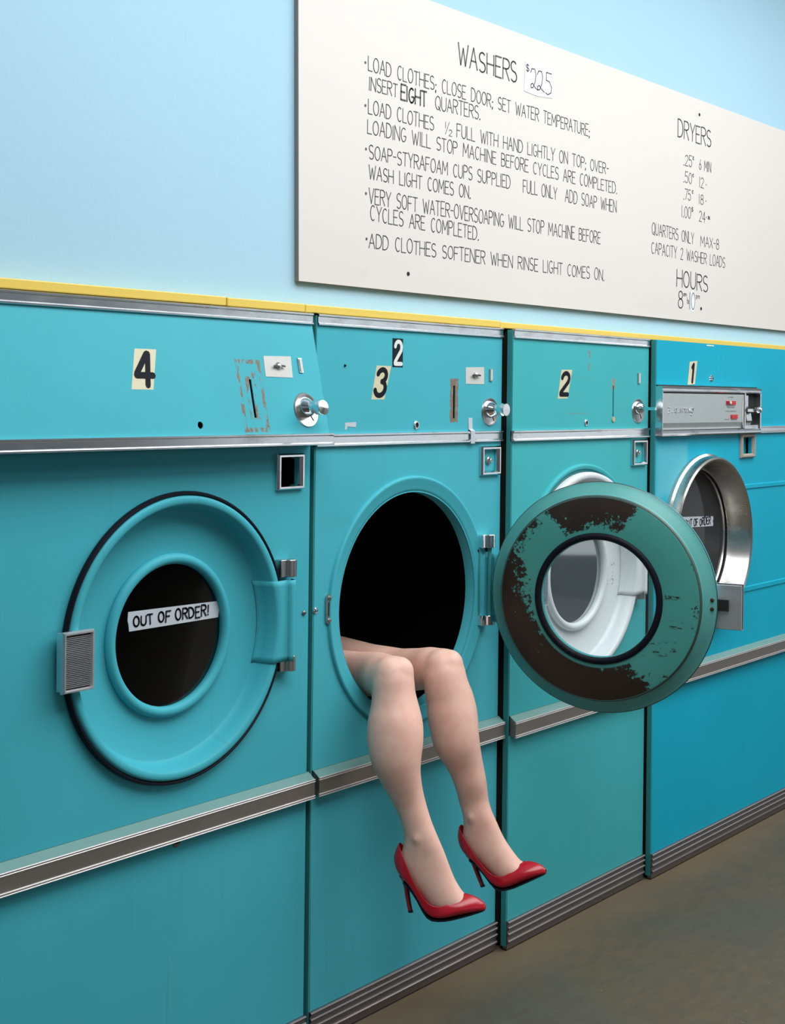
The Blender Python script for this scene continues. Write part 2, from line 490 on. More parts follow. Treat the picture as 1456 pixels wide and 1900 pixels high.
TEAL = {4: (0.060, 0.405, 0.495), 3: (0.066, 0.42, 0.51), 2: (0.056, 0.41, 0.45), 1: (0.006, 0.37, 0.53)}
X0 = {4: 1.904, 3: 2.740, 2: 3.500, 1: 4.490}          # centre of each machine along the row
YF = {4: 0.0, 3: 0.0, 2: -0.025, 1: -0.045}
XR = {4: (1.45, 2.354), 3: (2.369, 3.112), 2: (3.127, 3.872), 1: (3.884, 5.10)}
M_T = {k: teal_mat('teal_enamel_%s' % n, TEAL[k]) for k, n in ((4, 'left'), (2, 'greenish'))}
M_T[3] = teal_mat('teal_enamel_middle', TEAL[3], patch=(2.445 - X0[3], 1.202, 0.055, 0.010, (0.06, 0.30, 0.34), 0.35))
M_T[1] = teal_mat('teal_enamel_bluish', TEAL[1], patch=(4.0 - X0[1], 1.27, 0.10, 0.085, (0.13, 0.47, 0.55), 0.6))
M_C = {
 4: teal_mat('teal_control_enamel_left', TEAL[4], 0.08, [('frame', 2.128 - X0[4], 1.493, 0.033, 0.073, 0.46, RUST), ('fill', 2.129 - X0[4], 1.497, 0.018, 0.056, 0.52, RUST)]),
 3: teal_mat('teal_control_enamel_middle', TEAL[3], 0.08, [('fill', 2.898 - X0[3], 1.486, 0.0170, 0.056, 0.36, RUST), ('fill', 2.909 - X0[3], 1.495, 0.003, 0.04, 0.50, (0.35, 0.42, 0.40))]),
 2: teal_mat('teal_control_enamel_greenish', TEAL[2], 0.14, [('fill', 3.660 - X0[2], 1.540, 0.010, 0.016, 0.42, RUST2), ('fill', 3.44 - X0[2], 1.555, 0.11, 0.004, 0.56, (0.10, 0.13, 0.10)), ('fill', 3.46 - X0[2], 1.452, 0.06, 0.0025, 0.48, (0.12, 0.16, 0.10)), ('fill', 3.52 - X0[2], 1.61, 0.008, 0.035, 0.5, (0.12, 0.22, 0.2))]),
}
M_SIDE = teal_mat('dirty_teal_side', (0.045, 0.27, 0.28), 0.9)
M_LEDGE = plain('teal_tinted_ledge', (0.135, 0.275, 0.265), 0.4)
M_WDOOR = plain('white_enamel_door', (0.66, 0.70, 0.73), 0.35)

# back of the open door: green enamel, large areas rubbed down to dark brown
t = NT('worn_green_door_back')
ang = t.math('ARCTAN2', t.z, t.math('MULTIPLY', t.x, 1.0))
rad = t.math('SQRT', t.math('ADD', t.math('MULTIPLY', t.x, t.x), t.math('MULTIPLY', t.z, t.z)))
f01 = t.math('ADD', t.math('DIVIDE', ang, 2 * pi), 0.5)
rp = t.n.new('ShaderNodeValToRGB')
rp.color_ramp.interpolation = 'LINEAR'
# position = angle seen on the door back: 0 left(-x) .25 down .5 right(+x) .75 up ; the back is seen mirrored
RST = [(0.00, 0.30), (0.05, 0.30), (0.10, 0.20), (0.155, 0.42), (0.17, 0.62), (0.22, 0.86), (0.30, 0.95), (0.40, 0.92), (0.47, 0.84), (0.52, 0.63), (0.57, 0.56), (0.62, 0.50), (0.655, 0.47), (0.67, 0.80), (0.74, 0.88), (0.80, 0.84), (0.825, 0.25), (0.90, 0.26), (1.0, 0.30)]
els = rp.color_ramp.elements
els[0].position, els[0].color = RST[0][0], (RST[0][1],) * 3 + (1,)
els[1].position, els[1].color = 1.0, (RST[-1][1],) * 3 + (1,)
for p, v in RST[1:-1]:
    e = els.new(p); e.color = (v, v, v, 1)
t.l.new(f01, rp.inputs[0])
n_hi = t.math('ADD', t.math('MULTIPLY', t.noise(34, 6, 0.75), 0.6), t.math('MULTIPLY', t.noise(110, 5, 0.75), 0.4))
n_lo = t.noise(7, 3, 0.5)
radial = t.math('MULTIPLY', t.math('SUBTRACT', rad, 0.198), 5.2)           # rubbed more towards the rim
v = t.math('ADD', t.math('ADD', rp.outputs[0], radial), t.math('ADD', t.math('MULTIPLY', t.math('SUBTRACT', n_hi, 0.5), 1.9), t.math('MULTIPLY', t.math('SUBTRACT', n_lo, 0.5), 0.5)))
wear = t.ramp(v, 0.70, 0.735)
face = t.ramp(rad, 0.2565, 0.2555)                                        # only the flat ring is rubbed
inner = t.ramp(rad, 0.172, 0.177)
wear = t.math('MULTIPLY', t.math('MULTIPLY', wear, face), inner)
marks = t.math('MINIMUM', t.box(-.205, .016, .035, .006), t.math('MINIMUM', t.box(-.212, -.052, .030, .010), t.box(-.150, -.115, .05, .02)))
mk = t.math('MULTIPLY', t.ramp(marks, .004, -.004), t.ramp(t.noise(60, 5, .7, (.6, 1, 1.6)), .55, .60))
wear = t.math('MAXIMUM', wear, mk)
seam = t.ramp(t.math('ABSOLUTE', t.math('SUBTRACT', rad, 0.2590)), 0.0032, 0.0018)
green = t.mix(t.noise(5, 4), (0.052, 0.265, 0.235), (0.075, 0.32, 0.29))
flange = t.mix(t.noise(8, 4), (0.075, 0.30, 0.285), (0.11, 0.38, 0.37))
g = t.mix(face, flange, green)
g = t.mix(wear, g, t.mix(t.noise(50, 3), (0.020, 0.0115, 0.008), (0.034, 0.020, 0.013)))
g = t.mix(t.math('MULTIPLY', seam, 0.85), g, (0.03, 0.022, 0.015))
t.color(g)
t.set(Roughness=0.40, Specular_IOR_Level=0.4)
M_DOORBACK = t.m
M_RIMDARK = plain('dark_door_edge', (0.025, 0.045, 0.042), 0.4)

t = NT('skin')
n = t.noise(6, 4, 0.55)
n2 = t.noise(45, 3, 0.6)
c = t.mix(n, (0.82, 0.50, 0.41), (0.87, 0.57, 0.48))
c = t.mix(t.math('MULTIPLY', t.ramp(n2, .35, .75), 0.32), c, (0.74, 0.36, 0.28))
c = t.mix(t.math('MULTIPLY', t.ramp(t.noise(11, 3), .5, .72), 0.4), c, (0.76, 0.40, 0.32))
t.color(c)
t.set(Roughness=0.48, Specular_IOR_Level=0.35, Subsurface_Weight=0.25, Subsurface_Scale=0.012)
t.b.inputs['Subsurface Radius'].default_value = (1.0, 0.35, 0.2)
t.bump(t.noise(120, 3), 0.05, 0.001)
M_SKIN = t.m
M_SHOE = plain('red_patent_leather', (0.46, 0.007, 0.022), 0.25, 0, 0.55)
M_SOLE = plain('dark_navy_sole', (0.010, 0.014, 0.035), 0.4)

# ------------------------------------------------------------------ the setting
o = MB().box(-2.5, 9.0, -8.0, 1.0, -0.1, 0.0).build('floor', M_FLOOR, smooth=False); tag(o, kind='structure')
o = MB().box(-2.5, 9.0, 0.034, 0.95, 1.70, 3.30).build('wall_back', M_WALL, smooth=False); tag(o, kind='structure')
o = MB().box(-2.5, 9.0, 0.95, 1.05, 0.0, 3.30).build('wall_rear', M_WALL, smooth=False); tag(o, kind='structure')
o = MB().box(-2.5, 9.0, -8.0, 1.05, 3.30, 3.40).build('ceiling', M_CEIL, smooth=False); tag(o, kind='structure')
mb = MB()
for xa, xb, dz in ((0.6, 2.082, 0.0), (2.086, 2.329, -0.001), (2.3305, 3.1, -0.0015), (3.1005, 5.6, -0.004)):
    mb.box(xa, xb, -0.003, 0.0335, 1.6845 + dz * 0.5, 1.7035 + dz)
o = mb.build('trim_1', M_YELLOW, smooth=False, bevel=0.002); tag(o, kind='structure')

# ------------------------------------------------------------------ machines
CZ = 0.993
def strip_profile(z0, z1, y, d):
    """chrome moulding: bead, flat band, bead; y = plane it sits on, d = how far it stands out"""
    h = z1 - z0
    return [(y + 0.004, z0), (y - d * .7, z0), (y - d, z0 + h * .04), (y - d, z0 + h * .16), (y - d * .72, z0 + h * .22), (y - d * .62, z0 + h * .26),
            (y - d * .62, z0 + h * .74), (y - d * .72, z0 + h * .78), (y - d, z0 + h * .84), (y - d, z0 + h * .96), (y - d * .7, z1), (y + 0.004, z1)]

def base_machine(k, name, label, holes_front, control=True, kick=True, hole_r=0.27, hole=(None, CZ)):
    x0, xr, yf = X0[k], XR[k], YF[k]
    root = empty(name, (x0, yf, 0.0))
    tag(root, label, 'dryer', 'coin dryers in a row along the wall')
    a, b = xr[0] - x0, xr[1] - x0
    hx = (hole[0] if hole[0] is not None else x0) - x0
    T = M_T[k]
    D = 0.80
    mb = MB()
    y0 = 0.0125
    mb.box(a, a + 0.0038, 0.001, 0.017, 0.012, 1.679)          # painted front flange
    mb.cur = 1                                                  # grimy sheet set back behind it, gap shade painted into its colour
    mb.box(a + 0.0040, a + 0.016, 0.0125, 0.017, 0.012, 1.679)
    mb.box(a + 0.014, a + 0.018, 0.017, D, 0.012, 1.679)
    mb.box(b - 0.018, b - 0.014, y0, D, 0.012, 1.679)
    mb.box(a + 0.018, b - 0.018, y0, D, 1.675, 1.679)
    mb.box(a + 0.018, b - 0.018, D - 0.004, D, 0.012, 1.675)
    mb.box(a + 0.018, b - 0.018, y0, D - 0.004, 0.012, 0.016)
    mb.build('cabinet', [M_SIDE, M_SHADE_GRIME], root, smooth=False)
    zt = 1.380 if control else 1.681
    fp = holed(MB(), rect(a + 0.004, b, 0.634, zt), [circle(hx, hole[1], hole_r)] + [h for h in holes_front], 0.0, 0.012)
    fp.build('front_panel', T, root, smooth=True, angle=30)
    MB().box(a + 0.004, b, 0.0, 0.012, 0.078, 0.580).build('lower_panel', T, root, bevel=0.002)
    # drum behind the round opening
    mb = MB()
    mb.lathe([(hole_r + 0.001, 0.0125), (hole_r + 0.002, 0.030), (hole_r + 0.006, 0.055), (0.315, 0.06), (0.315, 0.62), (0.002, 0.63)], hx, hole[1], 96)
    mb.build('drum', M_BLACK, root)
    # lower moulding: sloped ledge on top, dull band between bright beads
    mb = MB()
    e0, e1 = a + (0.008 if k in (3, 2) else 0.0), b + (0.012 if k == 4 else 0.006 if k == 1 else 0.030 if k == 3 else 0.0)
    e1 = {4: 2.362, 3: 3.118, 2: 3.876, 1: 5.10}[k] - x0
    dz = 0.012 if k == 1 else 0.0
    mb.cur = 0
    mb.prism_x([(0.004, .578), (-.018, .578), (-.019, .584), (-.019, .615), (-.018, .620), (0.002, .6335), (.004, .6335)][::-1] and
               [(y, z + dz) for y, z in [(0.004, .578), (-.018, .578), (-.019, .584), (-.019, .615), (-.018, .620), (0.002, .6335), (.004, .6335)]], e0, e1)
    mb.cur = 1
    for za in (.5775, .5825, .6150, .6195):
        pz = za + dz
        mb.prism_x([(-.017, pz - .0013), (-.0205, pz - .0011), (-.0212, pz), (-.0205, pz + .0011), (-.017, pz + .0013)], e0 - 0.0006, e1 + 0.0006)
    mb.cur = 2
    mb.add([(e0, -.0178, .6206 + dz), (e1, -.0178, .6206 + dz), (e1, .0012, .6338 + dz), (e0, .0012, .6338 + dz)], [(0, 1, 2, 3)])
    mb.build('lower_moulding', [M_LOWER, M_BRIGHT, M_LEDGE], root, smooth=False)
    if kick:
        prof = [(0.012, 0.004), (-0.002, 0.004), (-0.003, 0.020)]
        for i, zb in enumerate((0.026, 0.045, 0.062, 0.0765)):
            prof += [(-0.0035, zb - 0.007), (-0.0075, zb - 0.004), (-0.0085, zb), (-0.0065, zb + 0.0025), (-0.0035, zb + 0.0035)]
        prof += [(0.012, 0.080)]
        mb = MB().prism_x(prof, a + 0.002, b)
        mb.cur = 1
        for zb in (0.045, 0.062, 0.0765):
            mb.prism_x([(-.007, zb + .0012), (-.0092, zb + .001), (-.0080, zb + .0028), (-.006, zb + .003)], a + 0.0015, b)
        mb.build('kick_plate', [M_KICK, M_KICKLINE], root, smooth=False)
    return root, a, b

def lip(root, k, r_in=0.27, r_out=0.311, cx=0.0, cz=CZ, h=0.008):
    """raised rounded collar round the opening, turning into the throat"""
    prof = [(r_out, 0.0005), (r_out - 0.001, -h * .75), (r_out - 0.004, -h), (r_out - 0.008, -h * .95), (r_out - 0.014, -h * .62), (r_in + 0.010, -h * .30), (r_in + 0.003, 0.0), (r_in, 0.005), (r_in - 0.0005, 0.030)]
    return MB().lathe(prof, cx, cz).build('opening_collar', M_T[k], root, angle=60)

def control_parts(k, root, a, b, slot, top_y=0.0, bot_y=0.0, trim_d=0.007, strip_x=(None, None)):
    """control panel, chrome mouldings above and below; slanted when bot_y is not zero"""
    zt, zb = 1.657, 1.409
    def fn(x, y, z): return (x, y + top_y + (bot_y - top_y) * (zt - z) / (zt - zb), z)
    mb = holed(MB(), rect(a + 0.002, b, zb - 0.005, zt + 0.004), slot, -0.001, 0.0012, fn)
    if bot_y != 0:
        n = len(mb.v)
        mb.add([fn(b, 0.009, zt), (b, 0.012, zt), (b, 0.012, zb - 0.02), fn(b, 0.009, zb - 0.02)], [(0, 1, 2, 3)])
        mb.add([fn(a, 0.009, zb - 0.02), fn(b, 0.009, zb - 0.02), (b, 0.0, zb - 0.024), (a, 0.0, zb - 0.024)], [(0, 1, 2, 3)])
    p = mb.build('control_panel', M_C[k], root, smooth=False, recalc=(bot_y == 0))
    MB().prism_x(strip_profile(1.6565, 1.6825, top_y, trim_d), a + 0.003, b).build('top_moulding', M_STRIP, root, smooth=False)
    s0, s1 = a if strip_x[0] is None else strip_x[0], b if strip_x[1] is None else strip_x[1]
    MB().prism_x(strip_profile(1.377 if bot_y == 0 else 1.384, 1.4065 if bot_y == 0 else 1.411, bot_y, 0.009), s0, s1).build('middle_moulding', M_STRIP, root, smooth=False)
    return p, fn

def numeral(mb, ch, fn, u0, u1, v0, v1, t, shear):
    S = {'4': [[(.72, 0), (.72, .97), (.64, .97), (.12, .34), (.12, .30), (1.0, .30)]],
         '3': [arc(.5, .75, .36, .23, 165, -80, 10) + arc(.5, .27, .42, .27, 80, -165, 12)],
         '2': [arc(.5, .74, .38, .24, 175, 0, 10) + [(.84, .60), (.14, .10), (.14, .02), (.92, .02)]],
         '1': [[(.34, .80), (.56, .97), (.56, 0)]]}[ch]
    w, h = u1 - u0, v1 - v0
    for st in S:
        pts = [(u0 + x * w + (y - .5) * shear, v0 + y * h) for x, y in st]
        cnt = [0]
        def fl(x, z):
            cnt[0] += 1
            return fn(x, z, cnt[0] * 2e-6)
        mb.ribbon(pts, t, fl)

def sticker(name, parent, poly, num, box, t, shear, fn, mats, label):
    """number sticker: thin vinyl of parallelogram shape with its numeral"""
    mb = MB()
    n = 4
    mb.add([fn(x, -0.0012, z) for x, z in poly] + [fn(x, -0.0002, z) for x, z in poly],
           [(0, 1, 2, 3), (7, 6, 5, 4)] + [(i, (i + 1) % 4, 4 + (i + 1) % 4, 4 + i) for i in range(4)])
    mb.cur = 1
    numeral(mb, num, lambda x, z, e: fn(x, -0.0017 - e, z), *box, t, shear)
    return tag(mb.build(name, mats, parent, smooth=False, recalc=False), label)

def dial(parent, cx, cz, fn, r=0.036, knob=True, deep=0.0):
    """round coin-slide plate with its chrome turning handle"""
    mb = MB()
    rings = []
    for rr, y in ((r + 0.002, 0.0), (r, -0.004), (r - 0.004, -0.0035), (r - 0.007, -0.002), (0.0005, -0.002)):
        rings.append([fn(cx + rr * cos(2 * pi * i / 40), y, cz + rr * sin(2 * pi * i / 40)) for i in range(40)])
    mb.loft(rings, caps=False)
    mb.cur = 1
    mb.ribbon([(cx + .010, cz - .010), (cx + .020, cz - .026)], .0012, lambda x, z: fn(x, -0.0028, z))
    plate = mb.build('coin_dial', [M_STEEL, M_GAP], parent)
    if knob:
        mb = MB()
        rings = []
        prof = [(0.0225, -0.002), (0.020, -0.010), (0.014, -0.018), (0.0115, -0.026), (0.0115, -0.030), (0.0165, -0.033), (0.0175, -0.040), (0.0175, -0.050), (0.016, -0.054), (0.0005, -0.055)]
        for rr, y in prof:
            rings.append([fn(cx + 0.002 + rr * cos(2 * pi * i / 32), y, cz + 0.006 + rr * sin(2 * pi * i / 32)) for i in range(32)])
        mb.loft(rings, caps=False)
        mb.build('dial_knob', M_CHROME, plate, angle=30)
    return plate

def keylock(parent, cx, cz, fn, r=0.008, dark=False):
    mb = MB()
    rings = [[fn(cx + rr * cos(2 * pi * i / 20), y, cz + rr * 1.05 * sin(2 * pi * i / 20)) for i in range(20)] for rr, y in ((r, 0.0), (r, -.003), (r * .8, -.005), (r * .62, -.005), (r * .58, -.001))]
    mb.cur = 1 if dark else 0
    mb.loft(rings, caps=False)
    mb.cur = 1 if dark or r > 0.006 else 0
    mb.add([fn(cx + r * .6 * cos(2 * pi * i / 20), -.0015, cz + r * .6 * sin(2 * pi * i / 20)) for i in range(20)], [tuple(range(20))])
    return mb.build('key_lock', [M_CHROME, M_GAP], parent)

def screw(parent, cx, cz, y=0.0, r=0.006, mat=None):
    mb = MB().lathe([(r, y), (r * .92, y - .0025), (r * .6, y - .004), (0.0003, y - .0044)], cx, cz, 16)
    mb.cur = 1
    mb.box(cx - r * .75, cx + r * .75, y - .0048, y - .004, cz - r * .12, cz + r * .12)
    return mb.build('screw', [mat or M_CHROME, M_GAP], parent)

def card(parent, poly, cx, cz, fn):
    mb = MB()
    mb.add([fn(x, -0.0018, z) for x, z in poly] + [fn(x, 0.0, z) for x, z in poly], [(0, 1, 2, 3)] + [(i, (i + 1) % 4, 4 + (i + 1) % 4, 4 + i) for i in range(4)])
    c = tag(mb.build('instruction_card', M_CARD, parent, smooth=False, recalc=False), 'blank grey card held by one screw')
    mb = MB()
    rings = [[fn(cx + rr * cos(2 * pi * i / 16), y, cz + rr * sin(2 * pi * i / 16)) for i in range(16)] for rr, y in ((.0075, -.002), (.007, -.007), (.004, -.010), (.0003, -.0105))]
    mb.loft(rings, caps=False)
    mb.cur = 1
    for s in (1, -1):
        p = [fn(cx + s * .004, -.004, cz - .0015), fn(cx + s * .017, -.006, cz - .0035), fn(cx + s * .017, -.006, cz + .0005), fn(cx + s * .004, -.004, cz + .002)]
        q = [fn(cx + s * .004, -.008, cz - .0015), fn(cx + s * .017, -.009, cz - .0035), fn(cx + s * .017, -.009, cz + .0005), fn(cx + s * .004, -.008, cz + .002)]
        mb.loft([p, q])
    mb.build('screw', [M_STEEL, plain('dark_wing_nut', (0.05, 0.05, 0.05), 0.4, 0.6)], c)
    return c

def lens(parent, x0, x1, z0, z1, fn):
    mb = MB()
    for d, y0, y1 in ((0, 0, -.004), (.0025, -.004, -.006)):
        q = [(x0 + d, z0 + d), (x1 - d, z0 + d), (x1 - d, z1 - d), (x0 + d, z1 - d)]
        mb.cur = 0 if d == 0 else 1
        mb.loft([[fn(x, y0, z) for x, z in q], [fn(x, y1, z) for x, z in q]])
    return mb.build('indicator_lens', [M_STEEL, M_CARD], parent, smooth=False)

def lock_window(root, x0, x1, z0, z1, w, mat_frame, back_mat, knob=None, depth=0.004):
    f = MB().frame(x0, x1, z0, z1, w, -0.011, 0.0).build('inspection_frame', mat_frame, root, smooth=False)
    MB().box(x0 + w * .8, x1 - w * .8, depth, depth + 0.002, z0 + w * .8, z1 - w * .8).build('inspection_plate', back_mat, f, smooth=False)
    if knob:
        mb = MB().lathe([(.011, depth), (.0105, depth - .004), (.007, depth - .006), (.006, depth - .012), (.0045, depth - .013), (.0003, depth - .0125)], knob[0], knob[1], 20)
        mb.build('plate_lock', M_STEEL, f)
    return f

def make_door(parent, face_mat, back_mat, glass_mat_, latch_dx=-0.2835, ring_mat=None, gasket=True):
    """round pressed door about its own centre; front looks along -y"""
    # front shell: rim, slope, dished floor; then the back shell
    front = [(.2925, .004), (.2930, -.006), (.2905, -.0145), (.2860, -.0165), (.2765, -.0165), (.2725, -.0125), (.2665, .012), (.2620, .027), (.2565, .031), (.1700, .0325), (.1480, .0330)]
    back = [(.1480, .0400), (.1660, .0420), (.2530, .0420), (.2590, .0400), (.2600, .0330), (.2660, .0270), (.2740, .0225), (.2820, .0135), (.2895, .0100), (.2925, .0085)]
    mb = MB()
    mb.lathe(front)
    mb.cur = 1
    mb.lathe(back)
    mb.lathe([(.1480, .0330), (.1480, .0400)])
    mb.cur = 2
    mb.lathe([(.2925, .0085), (.2945, .0065), (.2925, .004)])
    d = mb.build('door', [face_mat, back_mat, M_RIMDARK], parent, angle=50)
    if gasket:
        prof = [(.2965 + .0046 * cos(2 * pi * i / 10), -.006 + .0085 * sin(2 * pi * i / 10)) for i in range(10)]
        MB().lathe(prof, closed=True).build('gasket', M_RUBBER, d)
    prof = [(.1585 + .0115 * cos(2 * pi * i / 14), .028 + .011 * sin(2 * pi * i / 14)) for i in range(14)]
    MB().lathe(prof, closed=True).build('window_ring', ring_mat or face_mat, d)
    prof = [(.1575 + .0085 * cos(2 * pi * i / 12), .0415 + .0075 * sin(2 * pi * i / 12)) for i in range(12)]
    MB().lathe(prof, closed=True).build('inner_gasket', M_RUBBER, d)
    mb = MB()
    mb.lathe([(.1520, .0345), (.1520, .0385)])
    mb.disc(.1520, .0345, 0, 0, 96); mb.disc(.1520, .0385, 0, 0, 96)
    mb.build('window_glass', glass_mat_, d)
    return d

def ribbed_latch(d, x0, x1, z0, z1, back=False):
    mb = MB()
    y = -0.034
    mb.box(x0 + .002, x1 - .002, y + .006, -.012, z0 + .003, z1 - .003)
    mb.frame(x0, x1, z0, z1, .008, y - .003, y + .008)
    mb.cur = 1
    mb.add([(x0 + .006, y + .004, z0 + .006), (x1 - .006, y + .004, z0 + .006), (x1 - .006, y + .004, z1 - .006), (x0 + .006, y + .004, z1 - .006)], [(0, 1, 2, 3)])
    mb.cur = 0
    n = 28
    for i in range(n):
        zc = z0 + .011 + (z1 - z0 - .022) * i / (n - 1)
        q = (z1 - z0 - .022) / n * .36
        mb.prism_x([(y + .004, zc - q), (y - .0005, zc - q * .3), (y - .0005, zc + q * .3), (y + .004, zc + q)], x0 + .0085, x1 - .0085)
    return mb.build('latch_handle', [M_LATCH, M_GAP], d, smooth=False)

def hinge_arm(d, mat, hz=0.09, pin=0.312):
    """pressed strap that follows the dish wall, crosses the rim and wraps the hinge pin"""
    rows = []
    nz = 14
    for i in range(nz + 1):
        z = -hz + 2 * hz * i / nz
        def X(r): return sqrt(r * r - z * z)
        row = [(X(.2555), .0295, z), (X(.2615), .0260, z), (X(.2655), .0110, z), (X(.2715), -.0140, z), (X(.2765), -.0185, z), (X(.2900), -.0190, z)]
        xp = pin
        row += [(max(xp - .018, X(.2900) + .002), -.0185, z)]
        for j in range(7):
            a = radians(200 - j * 36)
            row.append((xp + .0125 * cos(a), -.0170 + .0125 * -abs(sin(a)) if j < 6 else -.010, z))
        row += [(xp + .030, -.0035, z)]
        rows.append(row)
    mb = MB().loft(rows, caps=False, loop=False)
    o = mb.build('hinge_arm', mat, d, angle=60)
    s = o.modifiers.new('solid', 'SOLIDIFY'); s.thickness = 0.0022; s.offset = 0
    return o

def knuckles(root, x0, x1, zs, mat=None):
    for za, zb in zs:
        mb = MB()
        mb.box(x0, x0 + (x1 - x0) * .42, -.020, .001, za, zb)
        cx = x0 + (x1 - x0) * .68
        mb.cyl_z((x1 - x0) * .32, za, zb, cx, -.018)
        mb.box(x0 + .004, x1 - .002, -.017, .001, za + .001, zb - .001)
        mb.build('hinge_knuckle', mat or M_CHROME, root, bevel=0.0015)

def tape_strip(parent, pts, txt, base, hgt, run, fn, label, seed=3):
    """torn strip of masking tape with hand-written words; fn maps (along, across) to 3D"""
    mb = MB()
    mb.add([fn(u, v, 0) for u, v in pts] + [fn(u, v, .0006) for u, v in pts],
           [tuple(range(len(pts)))] + [(i, (i + 1) % len(pts), len(pts) + (i + 1) % len(pts), len(pts) + i) for i in range(len(pts))])
    mb.cur = 1
    for st, k in text_strokes(txt, run[0], run[1], base, hgt, gap=.34, space=.75, jig=.07, seed=seed):
        mb.ribbon(st, .0019, lambda u, v: fn(u, v, -.0009))
    return tag(mb.build('tape_note', [M_TAPE, M_INK2], parent, smooth=False, recalc=False), label)

flat = lambda x, y, z: (x, y, z)

# ---- machine at the left, slanted control panel, closed door with black glass
c4 = X0[4]
root4, a4, b4 = base_machine(4, 'tumble_dryer', 'teal dryer numbered 4 at the left, round door closed over black glass',
                             [rect(2.250 - c4, 2.315 - c4, 1.288, 1.355)], hole_r=0.285, hole=(1.960, CZ + .001))
slot4 = [rect(2.1245 - c4, 2.1315 - c4, 1.446, 1.528), circle(1.9655 - c4, 1.4315, .0075, 20)]
p4, f4 = control_parts(4, root4, a4, b4, slot4, 0.0, -0.057, strip_x=(a4, 2.364 - c4))
S = lambda *q: [(x - c4, z) for x, z in q]
sticker('number_sticker', p4, S((1.797, 1.503), (1.853, 1.503), (1.875, 1.584), (1.819, 1.584)), '4', (1.811 - c4, 1.859 - c4, 1.512, 1.576), .0066, .010, f4, [M_BEIGE, M_NUM], 'beige sticker with black numeral 4')
card(p4, S((2.177, 1.535), (2.262, 1.534), (2.266, 1.5815), (2.179, 1.580)), 2.220 - c4, 1.560, f4)
lens(p4, 2.286 - c4, 2.298 - c4, 1.546, 1.5785, f4)
dial(p4, 2.289 - c4, 1.463, f4, r=.037)
screw(root4, 2.338 - c4, 1.0, 0, .006, M_KICK)
screw(root4, 1.960 - c4, .568, 0, .010, M_KICK)
lock_window(root4, 2.241 - c4, 2.3275 - c4, 1.283, 1.3645, .0115, M_CHROME, M_BLACK, depth=.05)
d4 = make_door(root4, M_T[4], M_T[4], M_GLASS_DARK)
d4.location = (1.960 - c4, -0.002, CZ + .001)
ribbed_latch(d4, -.320, -.2465, -.066, .050)
hinge_arm(d4, M_T[4])
knuckles(root4, 2.2435 - c4, 2.2885 - c4, [(1.0905, 1.129), (.881, .9155)], M_STEEL)
ta = atan2(1.0495 - 1.0325, 2.10 - 1.852) * 0 + radians(0.0)
def ftape4(u, v, d): return (u, .0335 + d - .0005, v + .0)
tape_strip(d4, [(-.110, .022), (.141, .026), (.139, .034), (.146, .040), (.150, .050), (.151, .058), (-.107, .062), (-.111, .050)] and
           [(1.855 - 1.96, 1.013 - .994), (2.101 - 1.96, 1.014 - .994), (2.103 - 1.96, 1.026 - .994), (2.112 - 1.96, 1.033 - .994), (2.106 - 1.96, 1.049 - .994), (1.852 - 1.96, 1.053 - .994), (1.8505 - 1.96, 1.036 - .994), (1.853 - 1.96, 1.028 - .994)],
           'OUT OF ORDER!', .0275, .021, (-.094, .112), ftape4, 'torn masking tape marked OUT OF ORDER!')

# ---- second machine: door swung open, legs coming out
c3 = X0[3]
root3, a3, b3 = base_machine(3, 'tumble_dryer', 'teal dryer with stickers 2 and 3, door swung open, bare legs hanging out',
                             [rect(3.026 - c3, 3.089 - c3, 1.299, 1.354)], hole=(2.730, .987))
lip(root3, 3, cx=2.730 - c3, cz=.987)
p3, f3 = control_parts(3, root3, a3, b3, [rect(2.8945 - c3, 2.9025 - c3, 1.440, 1.525)])
S = lambda *q: [(x - c3, z) for x, z in q]
sticker('number_sticker', p3, S((2.645, 1.5665), (2.6855, 1.5665), (2.6860, 1.6375), (2.6445, 1.6375)), '2', (2.651 - c3, 2.683 - c3, 1.574, 1.631), .0050, .002, f3, [M_NAVY, M_WHITE], 'dark sticker with white numeral 2')
sticker('number_sticker', p3, S((2.567, 1.487), (2.616, 1.4875), (2.641, 1.569), (2.586, 1.569)), '3', (2.580 - c3, 2.625 - c3, 1.497, 1.561), .0062, .014, f3, [M_BEIGE, M_NUM], 'beige sticker with black numeral 3')
card(p3, S((2.948, 1.530), (3.030, 1.530), (3.029, 1.5755), (2.947, 1.573)), 2.988 - c3, 1.554, f3)
lens(p3, 3.0525 - c3, 3.0655 - c3, 1.539, 1.5715, f3)
dial(p3, 3.058 - c3, 1.457, f3)
keylock(p3, 2.741 - c3, 1.424, f3, .0105)
mb = MB().add([(2.962 - c3, -.0022, 1.374), (2.980 - c3, -.0102, 1.374), (2.980 - c3, -.0102, 1.407), (2.979 - c3, -.0024, 1.412), (2.978 - c3, -.002, 1.441), (2.961 - c3, -.002, 1.441), (2.962 - c3, -.0024, 1.412), (2.962 - c3, -.0102, 1.407)], [(0, 1, 2, 7), (7, 2, 3, 6), (6, 3, 4, 5)])
mb.v[0] = (2.962 - c3, -.0102, 1.374)
o = tag(mb.build('tape_strip', M_TAPE, p3, smooth=False, recalc=False), 'grey tape over the moulding')
sl = o.modifiers.new('solid', 'SOLIDIFY'); sl.thickness = .0006
mb = MB().prism_y([(2.4715 - c3, 1.415), (2.478 - c3, 1.416), (2.480 - c3, 1.423), (2.511 - c3, 1.421), (2.512 - c3, 1.433), (2.472 - c3, 1.432)], -.0018, -.0008)
mb.build('torn_label', M_TAPE, p3, smooth=False)
screw(p3, 2.469 - c3, 1.566, -.001, .003, M_GAP)
screw(root3, 2.3765 - c3, 1.001, 0, .0075)
